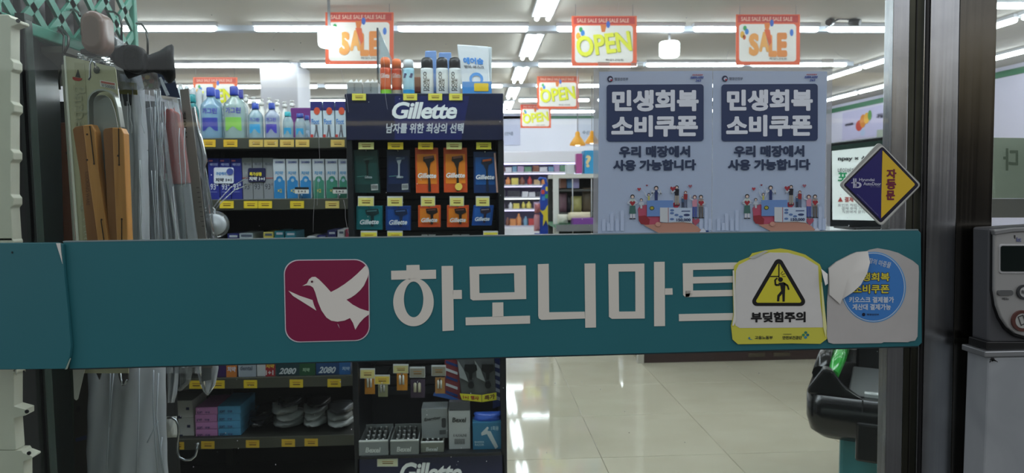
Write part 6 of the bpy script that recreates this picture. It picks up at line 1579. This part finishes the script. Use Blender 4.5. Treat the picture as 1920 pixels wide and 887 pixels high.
# diamond automatic-door sticker
O3, K3 = (1550, 180), 3.547
q3 = lambda pts: [(O3[0] + x / K3, O3[1] + y / K3) for x, y in pts]
ys3 = YD0 + .0005
ds = thing('diamond_sticker', 'diamond sticker in navy and yellow stuck over the door edge', 'sticker', P(1652, 420, ys3))
def dia(L, T_, R_, Bo, r=.07):
    c4 = [L, T_, R_, Bo]; pts = []
    for i in range(4):
        a_, c_, d_ = c4[i - 1], c4[i], c4[(i + 1) % 4]
        p0 = (c_[0] + (a_[0] - c_[0]) * r, c_[1] + (a_[1] - c_[1]) * r); p1 = (c_[0] + (d_[0] - c_[0]) * r, c_[1] + (d_[1] - c_[1]) * r)
        for k in range(5):
            t_ = k / 4; pts.append(((1 - t_) ** 2 * p0[0] + 2 * t_ * (1 - t_) * c_[0] + t_ ** 2 * p1[0], (1 - t_) ** 2 * p0[1] + 2 * t_ * (1 - t_) * c_[1] + t_ ** 2 * p1[1]))
    return pts
part('clear_backing', B().px(q3(dia((84, 590), (350, 305), (630, 590), (365, 868))), ys3, .003, M('9fa39e', .3)), ds)
part('white_border', B().px(q3(dia((98, 592), (366, 322), (622, 592), (362, 862))), ys3 - .0005, .0006, M('c4c6c0', .35)), ds)
part('navy_base', B().px(q3(dia((110, 592), (370, 334), (616, 592), (360, 846), .05)), ys3 - .001, .0006, M('131228', .35)), ds)
part('blue_half', B().px(q3([(126, 592), (368, 352), (362, 826)]), ys3 - .0015, .0006, M('231f66', .35)), ds)
part('yellow_half', B().px(q3([(372, 362), (584, 582), (586, 592), (360, 816)]), ys3 - .0015, .0006, M('d9b62e', .35)), ds)
em_ = M('b9bcd0', .4)
b = B(); 
for z in (line((181, 548), (181, 612), 9), line((194, 548), (194, 612), 9), line((164, 578), (200, 574), 6)): b.px(q3(z), ys3 - .002, .0004, em_)
b.ring([P(*z, ys3 - .002) for z in q3(ell(208, 592, 24, 20, 20))], [P(*z, ys3 - .002) for z in q3(ell(204, 593, 13, 11, 20))], .0004, em_)
part('logo', b, ds)
text('Hyundai', q3([(216, 546), (318, 548), (318, 572), (216, 572)]), ys3 - .002, em_, ds, .02)
text('AutoDoor', q3([(244, 572), (362, 574), (362, 596), (244, 594)]), ys3 - .002, em_, ds, .02)
text('02-111-0000', q3([(290, 599), (356, 600), (356, 607), (290, 606)]), ys3 - .002, M('8a88a8', .4), ds, 0)
text('www.hyundaiautodoor.co.kr', q3([(206, 648), (346, 792), (342, 802), (200, 658)]), ys3 - .002, M('8a88a8', .4), ds, .0)
cm = M('6d1a36', .4)
text('자', q3([(398, 486), (464, 486), (464, 548), (398, 548)]), ys3 - .002, cm, ds, .045)
text('동', q3([(396, 552), (462, 552), (462, 622), (396, 622)]), ys3 - .002, cm, ds, .045)
text('문', q3([(396, 628), (454, 628), (454, 692), (396, 692)]), ys3 - .002, cm, ds, .045)

# ------------------------------------------------------------------ payment terminal and steel box outside, beyond the post
YB2 = 1.24
bx = thing('steel_box', 'scuffed grey steel box standing below the silver terminal', 'box', P(1930, 880, YB2))
zt = P(1900, 657, YB2).z
part('body', B().box(P(1851, 770, YB2).x, 1.42, YB2, YB2 + .06, 0, zt - .012, stretched('scuffed_zinc', '7d8488', 'a8adb0', .5, .2, (9, 9, 6), .8, .7)), bx, .004)
part('lid', B().box(P(1847, 670, YB2 - .004).x, 1.43, YB2 - .004, YB2 + .06, zt - .0115, zt, M('a4a8aa', .35, .8)), bx, .002)
b = B()
for z in (line((1857, 674), (1868, 677), 2.2), line((1860, 672), (1861, 678), 1.4), line((1866, 676), (1871, 679), 1.2), line((1858, 676), (1856, 680), 1.0), [(1858, 671), (1864, 671), (1866, 676), (1860, 678)]): b.px(z, YB2 - .0052, .001, M('141414', .6))
part('scratch_mark', b, bx)
tm = thing('payment_terminal', 'rounded silver payment terminal with a dark display beyond the post', 'terminal', P(1920, 655, YB2))
part('dark_shell', B().px([(1855, 428), (1990, 420), (1990, 652), (1870, 652), (1853, 640)], YB2 + .012, .045, M('45474a', .4)), tm, .004)
part('base_gap', B().px([(1851, 641), (1990, 641), (1990, 656.5), (1850, 656.5)], YB2 + .004, .05, M('0a0b0c', .4)), tm, .002)
face = [(1866, 438), (1900, 434), (1990, 432), (1990, 630), (1925, 632), (1905, 626), (1890, 614), (1878, 596), (1870, 574), (1865.5, 545)]
part('black_surround', B().px([(1863, 434), (1900, 430.5), (1990, 428), (1990, 636), (1924, 637), (1902, 631), (1886, 618), (1874, 598), (1866, 575), (1861.5, 546)], YB2 + .004, .01, M('101112', .35)), tm, .002)
part('silver_face', B().px(face, YB2 - .002, .008, M('a3a4a2', .35, .4)), tm, .002)
part('top_trim', B().px([(1864, 432), (1900, 427), (1990, 424), (1990, 432), (1900, 435.5), (1866, 441)], YB2 - .006, .01, M('8a8c8c', .3, .5)), tm, .0015)
part('display_frame', B().px(rr(1874, 458, 1990, 513, 5), YB2 - .004, .004, M('c2c4c4', .3, .5)), tm, .0006)
part('display', B().px(rr(1877, 461, 1990, 509, 4), YB2 - .0052, .002, M('111a18', .12)), tm)
part('pill_button', B().px(rr(1871.5, 544, 1900.5, 554.5, 5), YB2 - .006, .006, M('6a6c6c', .3, .5)), tm, .0012)
text('메뉴', (1879, 558, 1892, 563), YB2 - .0028, M('4a4c4c', .5), tm, .02)
def rbut(x, y, r, c1, c2, ringc):
    part('round_button_ring', B().ring([P(*z, YB2 - .006) for z in ell(x, y, r, r, 28)], [P(*z, YB2 - .006) for z in ell(x, y, r * .72, r * .72, 28)], .005, M(ringc, .3, .3)), tm)
    part('round_button', B().px(ell(x, y, r * .70, r * .70, 24), YB2 - .005, .004, M(c1, .35, .3)), tm, .0005)
rbut(1922, 548, 14, 'b4b6b4', '', '3a3c3e'); rbut(1918, 602, 20, 'b0b2ae', '', '5c3a34')
text('확인', (1915, 544, 1928, 552), YB2 - .006, M('3a3c3c', .5), tm, .02)
b = B(); b.ring([P(x, y, YB2 - .0062) for x, y in ((1909, 594), (1919, 590), (1925, 606), (1915, 611))], [P(x, y, YB2 - .0062) for x, y in ((1910.5, 595), (1918.3, 592), (1923.2, 605.5), (1915.5, 609))], .001, M('3a3a3a', .4)); part('card_print', b, tm)
text('kt', (1906, 445, 1915, 453.5), YB2 - .0028, M('5a608a', .5), tm, .03)
part('crack_print', B().px([(1902, 441), (1904, 441), (1903.5, 448), (1902, 446)], YB2 - .0028, .0006, M('1a1a1a', .5)), tm)
